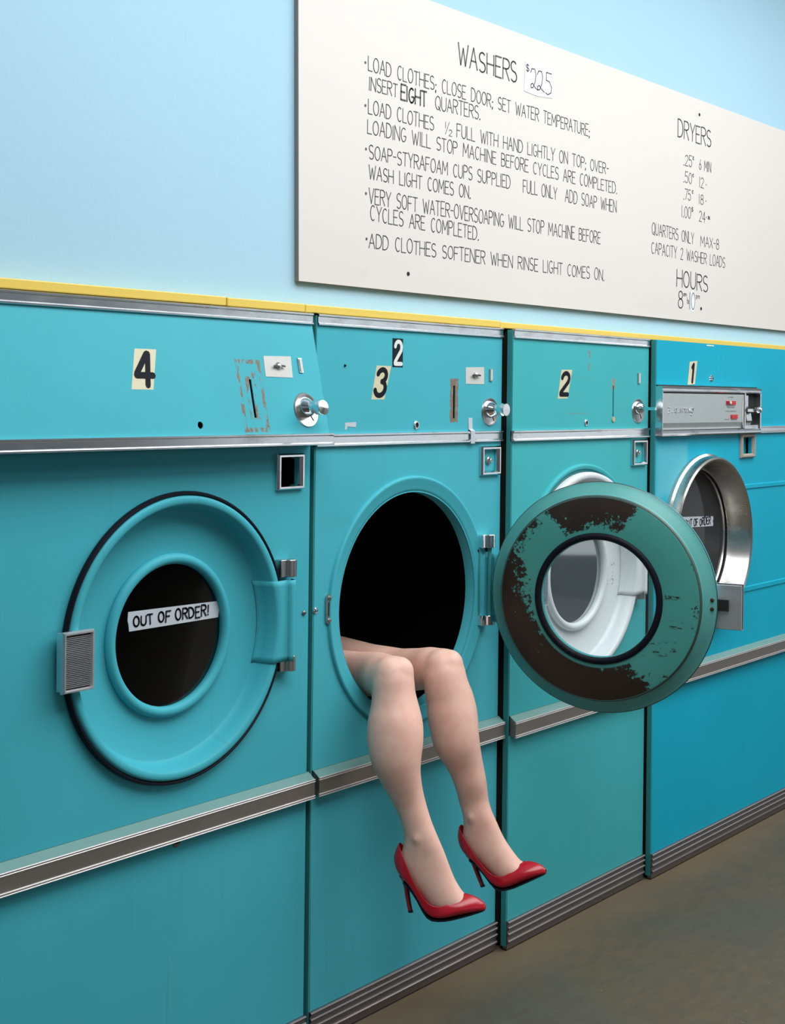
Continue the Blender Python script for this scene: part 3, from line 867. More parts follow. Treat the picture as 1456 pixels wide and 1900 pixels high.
lock_window(root3, 3.0145 - c3, 3.102 - c3, 1.2875, 1.3655, .0115, M_CHROME, M_T[3], knob=(3.0575 - c3, 1.326))
mb = MB()
oc = [(2.4205 - c3 + .0105 * cos(radians(q)) , 1.0 + (.0245 if sin(radians(q)) > 0 else -.0245) + .0105 * sin(radians(q))) for q in range(0, 360, 18)]
mb.prism_y(oc, -.005, 0)
mb.cur = 1
mb.box(2.4165 - c3, 2.4245 - c3, -.0055, -.004, .984, 1.016)
mb.cur = 0
for zz in (.974, 1.026): mb.lathe([(.006, -.005), (.0045, -.008), (.0003, -.009)], 2.4205 - c3, zz, 14)
mb.build('latch_catch', [M_STEEL, M_GAP], root3, angle=30)
knuckles(root3, 3.008 - c3, 3.056 - c3, [(1.097, 1.132), (.892, .918)])
mb = MB()
mb.box(3.0105 - c3, 3.0165 - c3, -.006, .001, .918, 1.097)
mb.cyl_z(.0055, .918, 1.097, 3.0415 - c3, -.018)
mb.cur = 1
for xx in (3.010, 3.052): mb.lathe([(.007, -.001), (.005, -.005), (.0003, -.006)], xx - c3, 1.090, 12)
mb.build('hinge_pin', [M_SIDE, M_GAP], root3)
d3 = make_door(root3, M_T[3], M_DOORBACK, M_GLASS_CLEAR, gasket=False)
HX, HY = 3.0415 - c3, -0.018
TH = radians(105.5)
R3 = Matrix.Rotation(TH, 4, 'Z')
off = R3 @ Vector((-.312, .018, 0))
d3.location = (HX + off.x, HY + off.y, .990)
d3.rotation_euler = (0, 0, TH)
ribbed_latch(d3, -.350, -.268, -.064, .050)
hinge_arm(d3, M_T[3])
mb = MB()
mb.box(-.318, -.289, -.020, -.002, -.016, .012)
mb.box(-.342, -.316, -.030, -.018, -.013, .009)
mb.cur = 1
mb.lathe([(.006, -.016), (.004, -.0125), (.0003, -.0118)], -.330, -.002, 12)
mb.build('latch_block', [M_GAP, M_STEEL], d3)
for zz in (.012, -.010): 
    MB().lathe([(.0055, .0150), (.004, .0185), (.0003, .0192)], -.2815, zz, 12).build('rusty_screw', plain('rusty_screw_head', (0.06, 0.03, 0.018), .6, .5), d3)

# ---- third machine: white door closed behind the open one
c2 = X0[2]
root2, a2, b2 = base_machine(2, 'tumble_dryer', 'greenish teal dryer with beige sticker 2 and closed white door behind the open one',
                             [rect(3.781 - c2, 3.845 - c2, 1.303, 1.359)], hole=(3.490, .993))
lip(root2, 2, cx=3.490 - c2, cz=.993, r_in=.292, r_out=.313, h=.010)
p2, f2 = control_parts(2, root2, a2, b2, [rect(3.6565 - c2, 3.6625 - c2, 1.441, 1.535)])
S = lambda *q: [(x - c2, z) for x, z in q]
sticker('number_sticker', p2, S((3.353, 1.494), (3.404, 1.495), (3.428, 1.577), (3.371, 1.576)), '2', (3.366 - c2, 3.414 - c2, 1.505, 1.568), .0064, .013, f2, [M_BEIGE, M_NUM], 'beige sticker with black numeral 2')
lens(p2, 3.8035 - c2, 3.8165 - c2, 1.543, 1.576, f2)
dl = dial(p2, 3.8095 - c2, 1.459, f2, r=.036, knob=False)
mb = MB()
mb.lathe([(.020, -.002), (.018, -.010), (.010, -.018), (.0003, -.020)], 3.8095 - c2, 1.468, 24)
mb.box(3.8095 - c2 - .004, 3.8095 - c2 + .004, -.062, -.014, 1.462, 1.471)
mb.build('dial_lever', M_CHROME, dl)
keylock(p2, 3.505 - c2, 1.425, f2, .009)
mb = MB().cyl_y(.008, -.004, 0, 3.6595 - c2, 1.434, 18); mb.build('slot_rivet', plain('brass_rivet', (.62, .50, .36), .4, .5), p2)
screw(root2, 3.5 - c2, .572, 0, .009, M_KICK)
lock_window(root2, 3.769 - c2, 3.8575 - c2, 1.291, 1.371, .0115, M_CHROME, M_T[2], knob=(3.812 - c2, 1.330))
d2 = make_door(root2, M_WDOOR, M_WDOOR, M_GLASS_GREY, gasket=False)
d2.location = (3.490 - c2, -.012, .990)
tag(d2, 'white enamel door with grey glass')
ribbed_latch(d2, -.320, -.2465, -.066, .050)
hinge_arm(d2, M_WDOOR)
knuckles(root2, 3.775 - c2, 3.822 - c2, [(1.085, 1.12), (.883, .914)], M_STEEL)
# scuffed maker's stamp scratched on the dish beside the glass
mb = MB()
rnd = random.Random(5)
for i in range(46):
    aa = radians(rnd.uniform(-18, 2)); rr = rnd.uniform(.176, .222)
    x, z = rr * cos(aa), rr * sin(aa)
    w = rnd.uniform(.001, .004)
    mb.add([(x, .0306, z), (x + w, .0306, z + rnd.uniform(-.001, .001)), (x + w, .0306, z + w * .6), (x, .0306, z + w * .5)], [(0, 1, 2, 3)])
mb.build('scuff_marks', plain('grey_scuff', (.26, .27, .27), .7), d2, smooth=False)

# ---- fourth machine: bluer, control unit with red switches, chrome porthole
c1 = X0[1]
PX, PZ = 4.215, 1.032
root1, a1, b1 = base_machine(1, 'tumble_dryer', 'bluish teal dryer numbered 1 at the right with chrome porthole and red switches',
                             [rect(4.492 - c1, 4.572 - c1, 1.308, 1.371), rect(3.900 - c1, 4.592 - c1, 1.392, 1.530)], control=False, hole_r=.264, hole=(PX, PZ))
S = lambda *q: [(x - c1, z) for x, z in q]
fp1 = [o for o in root1.children if o.name.startswith('front_panel')][0]
sticker('number_sticker', fp1, S((4.093, 1.543), (4.142, 1.546), (4.158, 1.622), (4.106, 1.618)), '1', (4.106 - c1, 4.146 - c1, 1.553, 1.612), .0062, .010, flat, [M_BEIGE, M_NUM], 'beige sticker with black numeral 1')
screw(fp1, 4.260 - c1, 1.567, 0, .012)
mb = MB().prism_y([(4.224 - c1, 1.673), (4.277 - c1, 1.6735), (4.275 - c1, 1.677), (4.225 - c1, 1.677)], -.001, -.0001); mb.build('paint_chip', M_WHITE, fp1, smooth=False)
for za, zb in ((1.186, 1.206), (.829, .851)):
    MB().prism_x([(.002, za), (-.004, za + .004), (-.004, zb - .004), (.002, zb)], 4.470 - c1, b1).build('pressed_rib', M_T[1], root1, smooth=False)
# control unit
mb = MB()
mb.box(3.888 - c1, 4.603 - c1, -.004, .020, 1.380, 1.541)
mb.build('control_surround', M_GAP, root1, smooth=False)
mb = MB()
xa, xb = 3.8855 - c1, 4.597 - c1
mb.prism_x([(.01, 1.519), (-.020, 1.519), (-.024, 1.523), (-.024, 1.526), (-.021, 1.528), (-.024, 1.532), (-.022, 1.537), (.01, 1.537)], xa, xb)
mb.prism_x([(.01, 1.381), (-.022, 1.381), (-.025, 1.385), (-.025, 1.389), (-.021, 1.391), (-.024, 1.395), (-.020, 1.398), (.01, 1.398)], xa, xb)
mb.box(4.4665 - c1, 4.475 - c1, -.024, .01, 1.398, 1.519)
mb.box(4.588 - c1, xb, -.024, .01, 1.398, 1.519)
mb.box(xa, xa + .003, -.024, .01, 1.398, 1.519)
cu = mb.build('control_unit', M_STRIP, root1, smooth=False)
mb = MB()
xa, xb = 3.889 - c1, 4.463 - c1
mb.prism_x([(.0, 1.400), (-.014, 1.400), (-.014, 1.406), (-.0205, 1.4215), (-.0205, 1.515), (0, 1.515)], xa, xb)
mb.cur = 1
for i in range(8):
    z = 1.402 + .113 * i / 8; z2 = 1.402 + .113 * (i + 1) / 8
    bow = lambda z: .010 * (1 - ((z - 1.4585) / .0565) ** 2)
    mb.add([(xb - .004 - bow(z), -.0212, z), (xb + .001, -.0212, z), (xb + .001, -.0212, z2), (xb - .004 - bow(z2), -.0212, z2)], [(0, 1, 2, 3)])
face = mb.build('brand_plate', [M_PANELGREY, M_BRIGHT], cu, smooth=False)
# raised, worn script badge
mb = MB()
fb = lambda x, z: (x - c1, -.0228, z)
bx = [3.928, 3.950, 3.970, 3.990, 4.006, 4.024, 4.042, 4.060, 4.076]
sh = [[(0, 1.1), (.9, 1), (.3, .45), (.9, .3), (.1, -.2)], [(.1, 0), (.4, .1)], [(.1, 0), (.2, .9), (.8, .9), (.8, 0), (.1, .1)], [(.4, 0), (.6, .1)],
      [(0, 0), (.1, .9), (.5, .8), (.55, 0)], [(0, 0), (.1, .9), (.9, .8), (.9, 0)], [(.9, .2), (.2, 0), (.1, .8), (.8, .9), (.7, .4), (.1, .5)], [(0, .9), (.2, 0), (.5, .7), (.8, 0), (1, .9)],
      [(.9, .9), (.1, .8), (.1, .1), (.9, 0), (1, .9), (.8, -.6), (0, -.6)]]
for x, s in zip(bx, sh): mb.ribbon([(x + u * .016, 1.4560 + v * .014) for u, v in s], .0012, fb)
badge = mb.build('script_badge', M_CHROME, cu, smooth=False, recalc=False)
sl = badge.modifiers.new('solid', 'SOLIDIFY'); sl.thickness = .002
for x0, x1, z0, z1, dark in ((4.330, 4.396, 1.4795, 1.4925, True), (4.366, 4.412, 1.4325, 1.4465, False)):
    mb = MB().box(x0 - c1, x1 - c1, -.0245, -.019, z0, z1)
    mb.cur = 1
    if dark: mb.box(x0 - c1 + .004, x0 - c1 + .030, -.0265, -.0245, z0 + .001, z1 - .001)
    mb.cur = 2
    if dark: mb.cyl_y(.005, -.029, -.0265, x0 - c1 + .020, (z0 + z1) / 2 + .001, 14)
    mb.build('rocker_switch', [M_RED, plain('dark_red', (.16, .01, .015), .35), M_WHITE], cu, smooth=False)
rnd = random.Random(9)
for x0, x1, z in ((4.345, 4.384, 1.503), (4.340, 4.392, 1.469), (4.326, 4.405, 1.4565), (4.318, 4.352, 1.4290)):
    mb = MB()
    x = x0
    while x < x1:
        mb.ribbon([(x, z + rnd.uniform(-.001, .001)), (x + rnd.uniform(.001, .003), z + .0035)], .0006, lambda u, v: (u - c1, -.0209, v))
        x += rnd.uniform(.0035, .006)
    mb.build('switch_lettering', M_INK, cu, smooth=False, recalc=False)
mb = MB()
mb.box(4.475 - c1, 4.588 - c1, .008, .012, 1.398, 1.519)
mb.cur = 1
mb.box(4.478 - c1, 4.522 - c1, -.010, .010, 1.470, 1.512)
mb.prism_x([(.01, 1.402), (-.006, 1.402), (-.016, 1.425), (-.012, 1.452), (.01, 1.455)], 4.500 - c1, 4.540 - c1)
mb.box(4.477 - c1, 4.586 - c1, -.020, .030, 1.398, 1.410)
mb.cur = 2
mb.box(4.478 - c1, 4.550 - c1, -.030, .030, 1.456, 1.466)
mb.lathe([(.012, -.03), (.010, -.040), (.006, -.045), (.0003, -.046)], 4.556 - c1, 1.463, 16)
mb.box(4.540 - c1, 4.588 - c1, -.028, -.022, 1.454, 1.470)
mb.build('coin_slide', [M_CARD, M_STRIP, M_CHROME], cu, smooth=False)
mb = MB().prism_x(strip_profile(1.381, 1.4055, 0, .009), 4.606 - c1, b1); mb.build('middle_moulding', M_STRIP, root1, smooth=False)
lock_window(root1, 4.4775 - c1, 4.588 - c1, 1.2965, 1.381, .014, M_TAUPE, M_T[1], knob=(4.515 - c1, 1.338), depth=.022)
# chrome porthole
mb = MB()
prof = [(.286, .001), (.286, -.012), (.279, -.018), (.279, -.030), (.276, -.045), (.270, -.049), (.263, -.046), (.258, -.036), (.245, .010), (.238, .026), (.234, .026), (.232, .034), (.226, .046)]
mb.lathe(prof)
port = mb.build('porthole_door', chrome_mat('porthole_steel', (.62, .60, .58), .24, .25), root1, angle=32)
port.location = (PX - c1, 0, PZ)
mb = MB(); mb.lathe([(.2285, .040), (.2285, .045)]); mb.disc(.2285, .040, 0, 0, 96); mb.disc(.2285, .045, 0, 0, 96)
mb.build('porthole_glass', M_GLASS_GLARE, port)
prof = [(.2335 + .0045 * cos(2 * pi * i / 10), .031 + .0045 * sin(2 * pi * i / 10)) for i in range(10)]
MB().lathe(prof, closed=True).build('porthole_gasket', M_RUBBER, port)
def ftape1(u, v, d): return (u, .0395 + d, v)
tape_strip(port, [(-.075, .044), (.150, .036), (.152, .046), (.1475, .052), (.153, .060), (.150, .069), (-.078, .080), (-.080, .062)],
           'OUT OF ORDER', .0445, .024, (-.050, .130), ftape1, 'torn masking tape marked OUT OF ORDER', 8)

# ------------------------------------------------------------------ wall sign
SX, SY = 2.33, 0.033
sign = empty('wall_sign', (SX, SY, 1.757))
tag(sign, 'large off-white hand-lettered board of washer and dryer rules on the blue wall', 'sign')
def sb(x, y, z): return (x - SX, y - SY, z - 1.757)
poly = [(2.331, 1.756), (5.45, 1.758), (5.45, 2.503), (2.317, 2.503)]
mb = MB()
mb.add([sb(x, .020, z) for x, z in poly] + [sb(x, .0325, z) for x, z in poly], [(0, 1, 2, 3), (7, 6, 5, 4)])
mb.cur = 1
mb.add([sb(x, .020, z) for x, z in poly] + [sb(x, .0325, z) for x, z in poly], [(i, (i + 1) % 4, 4 + (i + 1) % 4, 4 + i) for i in range(4)])
mb.build('board', [M_SIGN, M_SIGN_EDGE], sign, smooth=False, recalc=False)
fs = lambda x, z: sb(x, .0194, z)
def lines(name, rows, mat=None):
    mb = MB()
    for i, (txt, x0, x1, z, h, w) in enumerate(rows):
        z0, z1 = z if isinstance(z, tuple) else (z, z)
        for st, k in text_strokes(txt, x0, x1, z0, h, seed=i + len(name), z1=z1): mb.ribbon(st, w * k, fs)
    return mb.build(name, mat or M_INK, sign, smooth=False, recalc=False)
lines('heading_lettering', [('WASHERS', 2.927, 3.197, 2.364, .054, .0021)])
W = .0012
lines('instruction_lettering', [
 ('LOAD CLOTHES; CLOSE DOOR; SET WATER TEMPERATURE;', 2.566, 3.583, (2.280, 2.274), .034, W),
 ('INSERT', 2.570, 2.678, 2.234, .033, W), ('EIGHT', 2.692, 2.795, 2.231, .037, .0023), ('QUARTERS.', 2.832, 3.028, (2.231, 2.236), .035, W),
 ('LOAD CLOTHES', 2.568, 2.826, 2.176, .034, W), ('1', 2.874, 2.878, 2.190, .016, .0008), ('/', 2.876, 2.892, 2.174, .032, .0008), ('2', 2.891, 2.904, 2.172, .016, .0008),
 ('FULL WITH HAND LIGHTLY ON TOP; OVER-', 2.925, 3.694, (2.174, 2.176), .034, W),
 ('LOADING WILL STOP MACHINE BEFORE CYCLES ARE COMPLETED.', 2.566, 3.745, (2.129, 2.123), .034, W),
 ('SOAP-STYRAFOAM CUPS SUPPLIED', 2.573, 3.172, 2.069, .034, W), ('FULL ONLY', 3.235, 3.408, 2.067, .035, W), ('ADD SOAP WHEN', 3.452, 3.743, 2.066, .035, W),
 ('WASH LIGHT COMES ON.', 2.573, 2.988, 2.020, .033, W),
 ('VERY SOFT WATER-OVERSOAPING WILL STOP MACHINE BEFORE', 2.574, 3.651, 1.961, .036, W),
 ('CYCLES ARE COMPLETED.', 2.580, 3.027, (1.920, 1.914), .035, W),
 ('ADD CLOTHES SOFTENER WHEN RINSE LIGHT COMES ON.', 2.576, 3.675, (1.854, 1.852), .034, W)])
for x, z in ((2.555, 2.297), (2.557, 2.194), (2.561, 2.090), (2.563, 1.983), (2.567, 1.874)):
    mb = MB()
    mb.add([fs(x + .0036 * cos(k * pi / 5), z + .0036 * sin(k * pi / 5)) for k in range(10)], [tuple(range(10))])
    mb.build('bullet_mark', M_INK, sign, smooth=False, recalc=False)
lines('dryer_price_lettering', [('DRYERS', 4.132, 4.368, 2.357, .057, .0021),
 ('.25', 4.173, 4.232, 2.270, .036, W), ('c', 4.236, 4.248, 2.295, .012, .001), ('6 MIN', 4.284, 4.370, 2.270, .034, W),
 ('.50', 4.175, 4.232, 2.213, .036, W), ('c', 4.236, 4.248, 2.238, .012, .001), ('12', 4.286, 4.318, 2.211, .033, W), ('"', 4.334, 4.338, 2.215, .02, .001),
 ('.75', 4.176, 4.226, 2.157, .036, W), ('c', 4.234, 4.246, 2.183, .012, .001), ('18', 4.284, 4.318, 2.155, .033, W), ('"', 4.334, 4.338, 2.160, .02, .001),
 ('1.00', 4.163, 4.228, 2.098, .036, W), ('$', 4.232, 4.245, 2.122, .016, .001), ('24', 4.288, 4.332, 2.096, .034, W), ('"', 4.338, 4.342, 2.104, .02, .001), ('*', 4.350, 4.368, 2.098, .022, .0016),
 ('QUARTERS ONLY', 3.966, 4.252, (2.021, 2.016), .037, W), ('MAX-8', 4.300, 4.437, 2.014, .035, W),
 ('CAPACITY 2 WASHER LOADS', 3.964, 4.484, (1.960, 1.955), .036, W)])
lines('hours_lettering', [('HOURS', 4.135, 4.356, (1.868, 1.862), .054, .0021), ('8', 4.147, 4.180, 1.797, .056, .0019), ('am', 4.182, 4.204, 1.838, .014, .0009),
 ('to', 4.208, 4.222, 1.814, .020, .001), ('1', 4.224, 4.232, 1.797, .054, .0015), ('0', 4.238, 4.264, 1.797, .054, .0014), ('pm', 4.272, 4.298, 1.836, .016, .0009)])
mb = MB()
rnd = random.Random(3)
pp = [(3.234, 2.348), (3.300, 2.345), (3.377, 2.352), (3.374, 2.392), (3.371, 2.428), (3.300, 2.434), (3.238, 2.432), (3.236, 2.39)]
mb.add([sb(x, .0186, z) for x, z in pp] + [sb(x, .0199, z) for x, z in pp], [tuple(range(8))] + [(i, (i + 1) % 8, 8 + (i + 1) % 8, 8 + i) for i in range(8)])
mb.cur = 1
fq = lambda x, z: sb(x, .0182, z)
swash = [(.05, .78), (.2, .98), (.55, 1.0), (.72, .75), (.6, .35), (.35, .05), (.12, .02), (.08, .18), (.3, .26), (.6, .10), (.95, .0)]
for x0 in (3.262, 3.296): mb.ribbon([(x0 + u * .040, 2.362 + v * .056) for u, v in swash], .0015, fq)
mb.ribbon([(3.372 - .002, 2.420), (3.344, 2.420), (3.343, 2.398), (3.360, 2.396), (3.371, 2.382), (3.368, 2.366), (3.352, 2.358), (3.341, 2.362)], .0015, fq)
for st in FONT['$'][1]: mb.ribbon([(3.240 + u * .016, 2.404 + v * .022) for u, v in st], .0013, fq)
tag(mb.build('price_note', [M_PAPER, M_INK2], sign, smooth=False, recalc=False), 'white paper patch with handwritten $225')
mb = MB().add([sb(4.248 + .022 * cos(2 * pi * k / 24), .0197, 1.824 + .036 * sin(2 * pi * k / 24)) for k in range(24)], [tuple(range(24))])
tag(mb.build('correction_patch', M_PAPER, sign, smooth=False, recalc=False), 'white oval patch behind the closing hour')
for x, z in ((2.729, 1.802), (4.281, 2.453), (4.309, 1.803)):
    mb = MB().lathe([(.0055, .0200), (.005, .0185), (.0003, .0175)], x, z, 12)
    mb.v = [sb(*p) for p in mb.v]
    mb.build('nail_head', M_GAP, sign)

# ------------------------------------------------------------------ the person: bare legs and red shoes
vd = Vector((cos(radians(33)), sin(radians(33)), 0))      # across-the-leg and along-depth axes used for ring sections
def ring(c, ax, ay, rx, ry, n=28, flat_=0.0):
    c = Vector(c)
    return [tuple(c + ax * (rx * cos(2 * pi * i / n)) + ay * (ry * sin(2 * pi * i / n))) for i in range(n)]
def tube(mb, secs, side):
    """secs: (centre, r_side, r_other); tangents taken from the path, 'side' = fixed lateral vector"""
    cs = [Vector(s[0]) for s in secs]
    rings = []
    for i, s in enumerate(secs):
        tg = (cs[min(i + 1, len(cs) - 1)] - cs[max(i - 1, 0)]).normalized()
        sd = (side - tg * side.dot(tg)).normalized()
        ot = tg.cross(sd)
        rings.append(ring(cs[i], sd, ot, s[1], s[2]))
    mb.loft(rings)
def ball(mb, c, rx, ry, rz, n=18, m=12, ax=None):
    A = ax or (Vector((1, 0, 0)), Vector((0, 1, 0)), Vector((0, 0, 1)))
    rings = []
    for j in range(1, m):
        th = pi * j / m
        rings.append([tuple(Vector(c) + A[0] * (rx * sin(th) * cos(2 * pi * i / n)) + A[1] * (ry * sin(th) * sin(2 * pi * i / n)) + A[2] * (rz * cos(th))) for i in range(n)])
    mb.loft(rings)

class Foot:
    """shoe frame: s runs heel to toe, h up, w sideways"""
    def __init__(f, tip, yaw, pitch, k=1.0):
        f.o = Vector(tip)
        f.k = k
        yaw, pitch = radians(yaw), radians(pitch)
        d = Vector((sin(yaw), -cos(yaw), 0))
        f.S = d * cos(pitch) + Vector((0, 0, 1)) * sin(pitch)
        f.H = Vector((0, 0, 1)) * cos(pitch) - d * sin(pitch)
        f.W = f.S.cross(f.H)
    def p(f, s, h, w=0.0): return tuple(f.o + (f.S * (s - .036) + f.H * h + f.W * w) * f.k)
FL = Foot((2.5545, -.15, .2958), 28, 3)
FR = Foot((2.7935, -.185, .2998), 16, 16, .965)

SHIN_L = [(2.5492, -0.0824, 0.8737, 0.0419), (2.5511, -0.0896, 0.8363, 0.0482), (2.547, -0.0968, 0.7987, 0.0506), (2.5446, -0.1024, 0.7695, 0.0561), (2.5379, -0.1097, 0.7314, 0.0645), (2.5289, -0.1181, 0.6879, 0.0652), (2.526, -0.1259, 0.6472, 0.0576), (2.5334, -0.1334, 0.6082, 0.0469), (2.5485, -0.1426, 0.5604, 0.0378), (2.5627, -0.1511, 0.5162, 0.0354)]
SHIN_R = [(2.7521, -0.0843, 0.8631, 0.0412), (2.7444, -0.0924, 0.828, 0.0503), (2.7444, -0.1012, 0.7895, 0.0542), (2.7503, -0.1088, 0.7566, 0.0582), (2.7499, -0.1188, 0.7132, 0.0614), (2.7486, -0.1334, 0.6499, 0.0569), (2.7668, -0.1459, 0.5959, 0.0447), (2.7763, -0.1562, 0.551, 0.0398), (2.7825, -0.1656, 0.5105, 0.0363), (2.7888, -0.1737, 0.4751, 0.0376)]
body = MB()
FOOT_L = [((.0905, .2188), (.0176, .2216), .031), ((.1044, .1807), (.0270, .1800), .030), ((.1130, .1600), (.0230, .1500), .029), ((.1206, .1426), (.0120, .1150), .027),
          ((.1300, .1150), (.0230, .0870), .027), ((.1432, .0779), (.0600, .0400), .0295), ((.1600, .0490), (.0920, .0050), .033), ((.1720, .0390), (.1400, .0060), .028), ((.1880, .0290), (.1700, .0080), .016)]
FOOT_R = [((.1075, .2150), (.0301, .2150), .031), ((.1064, .1930), (.0312, .1900), .030), ((.1100, .1700), (.0280, .1640), .029), ((.1154, .1493), (.0130, .1200), .027), ((.1200, .1250), (.0230, .0870), .027),
          ((.1265, .1000), (.0500, .0520), .029), ((.1370, .0740), (.0690, .0260), .031), ((.1500, .0485), (.0900, .0050), .033), ((.1640, .0395), (.1350, .0050), .028), ((.1800, .0290), (.1640, .0080), .016)]
for SH, F, FT, thigh in ((SHIN_L[1:-1], FL, FOOT_L, [(2.552, -.088, .834), (2.571, -.045, .831), (2.598, .0, .824), (2.632, .08, .806), (2.670, .20, .785), (2.700, .34, .775)]),
                         (SHIN_R[1:-2], FR, FOOT_R, [(2.749, -.092, .826), (2.757, -.045, .822), (2.774, .0, .810), (2.798, .08, .792), (2.815, .20, .780), (2.822, .34, .780)])):
    d = Vector((F.S.x, F.S.y, 0)).normalized()
    cs = [Vector(q[:3]) for q in SH]
    rings = []
    c0 = cs[0] + Vector((0, .004, .030))
    N = 32
    def put(c, fr, wd, rf, rw):
        rings.append([tuple(c + fr * (rf * cos(2 * pi * i / N)) + wd * (rw * sin(2 * pi * i / N))) for i in range(N)])
    put(c0, d, F.W, .026, .026)
    for i, q in enumerate(SH):
        tg = (cs[min(i + 1, len(cs) - 1)] - cs[max(i - 1, 0)]).normalized()
        fr = (d - tg * d.dot(tg)).normalized()
        wd = tg.cross(fr).normalized()
        if wd.dot(F.W) < 0: wd = -wd
        put(cs[i], fr, wd, q[3] + .001, q[3] * (.90 if i > 3 else .96))
    for fpt, bpt, w in FT:
        a, b = Vector(F.p(*fpt)), Vector(F.p(*bpt))
        put((a + b) / 2, (a - b).normalized(), F.W, (a - b).length / 2 + .0005, w)
    # smooth curve through the sections
    fine = []
    for i in range(len(rings) - 1):
        q = [rings[max(i - 1, 0)], rings[i], rings[i + 1], rings[min(i + 2, len(rings) - 1)]]
        for u in (0, .25, .5, .75):
            w0, w1, w2, w3 = (-u + 2 * u * u - u ** 3) / 2, (2 - 5 * u * u + 3 * u ** 3) / 2, (u + 4 * u * u - 3 * u ** 3) / 2, (u ** 3 - u * u) / 2
            fine.append([tuple(w0 * q[0][j][c] + w1 * q[1][j][c] + w2 * q[2][j][c] + w3 * q[3][j][c] for c in range(3)) for j in range(N)])
    fine.append(rings[-1])
    body.loft(fine)
    tr = [.049, .051, .0525, .056, .063, .070]
    tube(body, [(c, r * .98, r) for c, r in zip(thigh, tr)], Vector((1, 0, 0)))
    k = Vector(SH[0][:3])
    ball(body, k + Vector((.001, .002, .002)), .0475, .0475, .0475)
    ball(body, k + d * .0185 + Vector((0, 0, .011)), .033, .033, .037)           # knee cap
    ball(body, k + d * .020 + Vector((0, 0, -.055)), .027, .029, .036)          # shin bone head
    for w in (-.025, .025): ball(body, F.p(.062, .178, w), .011, .011, .014)   # ankle bones
ball(body, (2.755, .42, .795), .120, .11, .080)
tmp = body.build('legs_source', M_SKIN)
rm = tmp.modifiers.new('remesh', 'REMESH'); rm.mode = 'VOXEL'; rm.voxel_size = 0.0038
sm = tmp.modifiers.new('smooth', 'SMOOTH'); sm.factor = 0.5; sm.iterations = 26
dg = bpy.context.evaluated_depsgraph_get()
me = bpy.data.meshes.new_from_object(tmp.evaluated_get(dg))
bpy.data.objects.remove(tmp)
me.name = 'person'
me.materials.clear(); me.materials.append(M_SKIN)
me.polygons.foreach_set('use_smooth', [True] * len(me.polygons))
me.polygons.foreach_set('material_index', [0] * len(me.polygons))
person = bpy.data.objects.new('person', me)
COL.objects.link(person)
tag(person, 'bare-legged person in red high heels, legs bent at the knee hanging from the open dryer', 'person')

SEC = [ # bottom (s,h), top edge (s,h), half width, half width at the top edge, backward bulge
 ((.020, .080), (.016, .162), .002, .002, -.016), ((.0215, .0785), (.019, .155), .016, .013, -.013), ((.025, .0755), (.026, .140), .0255, .023, -.007), ((.034, .068), (.037, .116), .0300, .0285, -.002),
 ((.046, .056), (.048, .088), .0315, .031, 0), ((.058, .037), (.061, .064), .033, .033, 0), ((.070, .014), (.076, .040), .035, .035, 0), ((.080, .000), (.092, .029), .037, .037, 0),
 ((.092, -.006), (.108, .026), .039, .037, 0), ((.108, -.007), (.124, .029), .040, .033, 0), ((.122, -.006), (.138, .036), .0395, .025, 0), ((.136, -.004), (.150, .0425), .038, .014, 0), ((.150, -.001), (.159, .0465), .0355, .0, 0),
 ((.165, .002), (.170, .0455), .031, .0, 0), ((.180, .005), (.182, .0425), .025, .0, 0), ((.195, .008), (.196, .036), .017, .0, 0), ((.206, .010), (.207, .028), .009, .0, 0), ((.212, .012), (.212, .018), .003, .0, 0)]
def lat(f, w, wt):
    if f < .35: return w * sin(f / .35 * pi / 2) ** .75
    q = (f - .35) / .65
    if wt < 1e-6: return w * cos(q * pi / 2) ** .75 if q < 1 else 0.0
    return w + (wt - w) * (q * q)
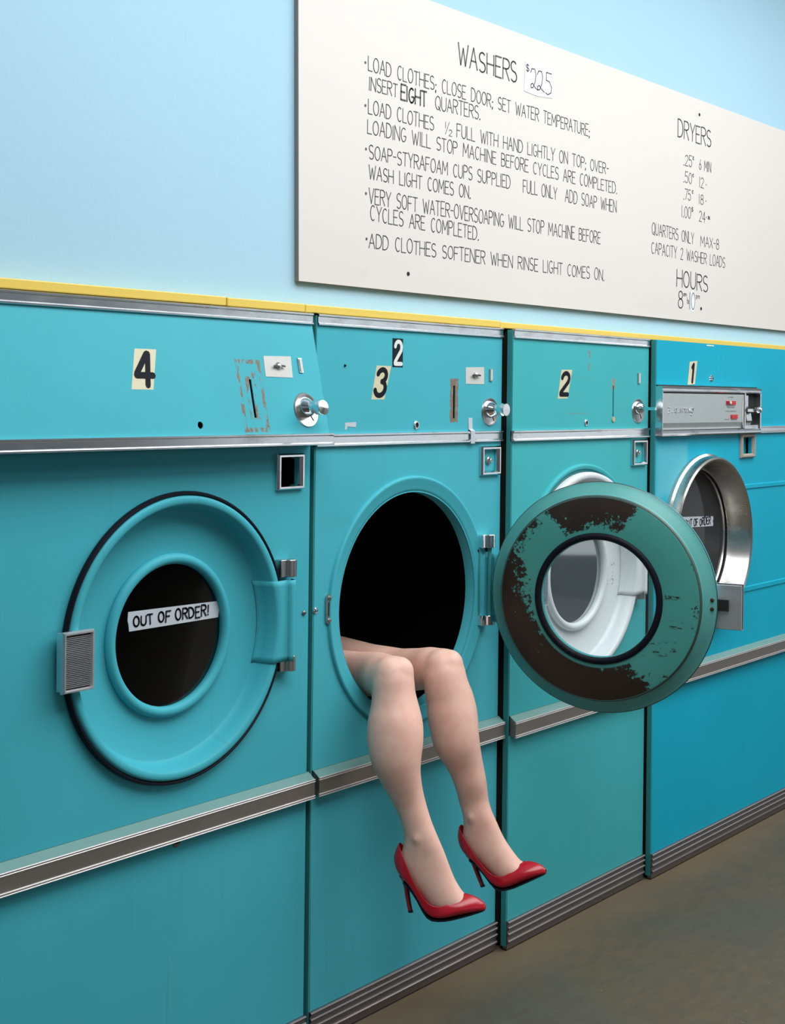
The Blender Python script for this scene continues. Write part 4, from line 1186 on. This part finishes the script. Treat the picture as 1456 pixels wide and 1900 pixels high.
def make_shoe(F, label):
    mb = MB()
    nf = 9
    rings = []
    for (B, T, w, wt, bl) in SEC:
        r = []
        for sd in (-1, 1):
            fsq = [i / nf for i in range(nf + 1)]
            if sd == -1: fsq = fsq[::-1]
            else: fsq = fsq[1:]
            for f in fsq:
                bow = bl * sin(pi * f)
                r.append(F.p(B[0] + (T[0] - B[0]) * f + bow, B[1] + (T[1] - B[1]) * f, sd * lat(f, w, wt)))
        rings.append(r)
    mb.loft(rings, caps=False, loop=False)
    up_ = mb.build('high_heel_shoe', M_SHOE, person, angle=80)
    up_.data.set_sharp_from_angle(angle=radians(80))
    so = up_.modifiers.new('solid', 'SOLIDIFY'); so.thickness = .0016; so.offset = 1.0
    ss = up_.modifiers.new('sub', 'SUBSURF'); ss.levels = ss.render_levels = 1
    tag(up_, label)
    # sole: thin dark layer under the upper, heel breast to toe
    rows = []
    for (B, T, w, wt, bl) in SEC[2:]:
        ww = w * .80
        L = []
        nx, nh = 0.0, -1.0
        for dh in (0.0012, -.0030):
            row = [F.p(B[0] - (0.002 if dh < 0 else 0), B[1] + dh, ww * u) for u in (-1, -.5, 0, .5, 1)]
            L.append(row if dh > 0 else row[::-1])
        rows.append(L[0] + L[1])
    MB().loft(rows).build('sole', M_SOLE, up_, angle=50)
    # stiletto heel: red sides, dark front and tip
    hr = []
    for (s, h, hl, hw) in ((.0290, .085, .0170, .0235), (.0278, .074, .0095, .0160), (.0286, .062, .0074, .0112), (.0302, .042, .0068, .0088), (.0328, .020, .0064, .0076), (.0352, .006, .0062, .0070)):
        hr.append([F.p(s + hl * cos(2 * pi * i / 20) * (1 if cos(2 * pi * i / 20) < .3 else .72), h + .22 * hl * -cos(2 * pi * i / 20) * 0, hw * sin(2 * pi * i / 20)) for i in range(20)])
    mb = MB()
    mb.loft(hr)
    for q in range(len(mb.f)):
        if q % 20 in (17, 18, 19, 0, 1, 2) and q < 100: mb.mi[q] = 1
    mb.cur = 1
    mb.loft([hr[-1], [F.p(.0358 + .0062 * cos(2 * pi * i / 20), .0, .0070 * sin(2 * pi * i / 20)) for i in range(20)]])
    mb.build('heel', [M_SHOE, M_SOLE], up_, angle=50)
    return up_
make_shoe(FL, 'red pointed stiletto on the nearer left foot')
make_shoe(FR, 'red pointed stiletto on the farther right foot')
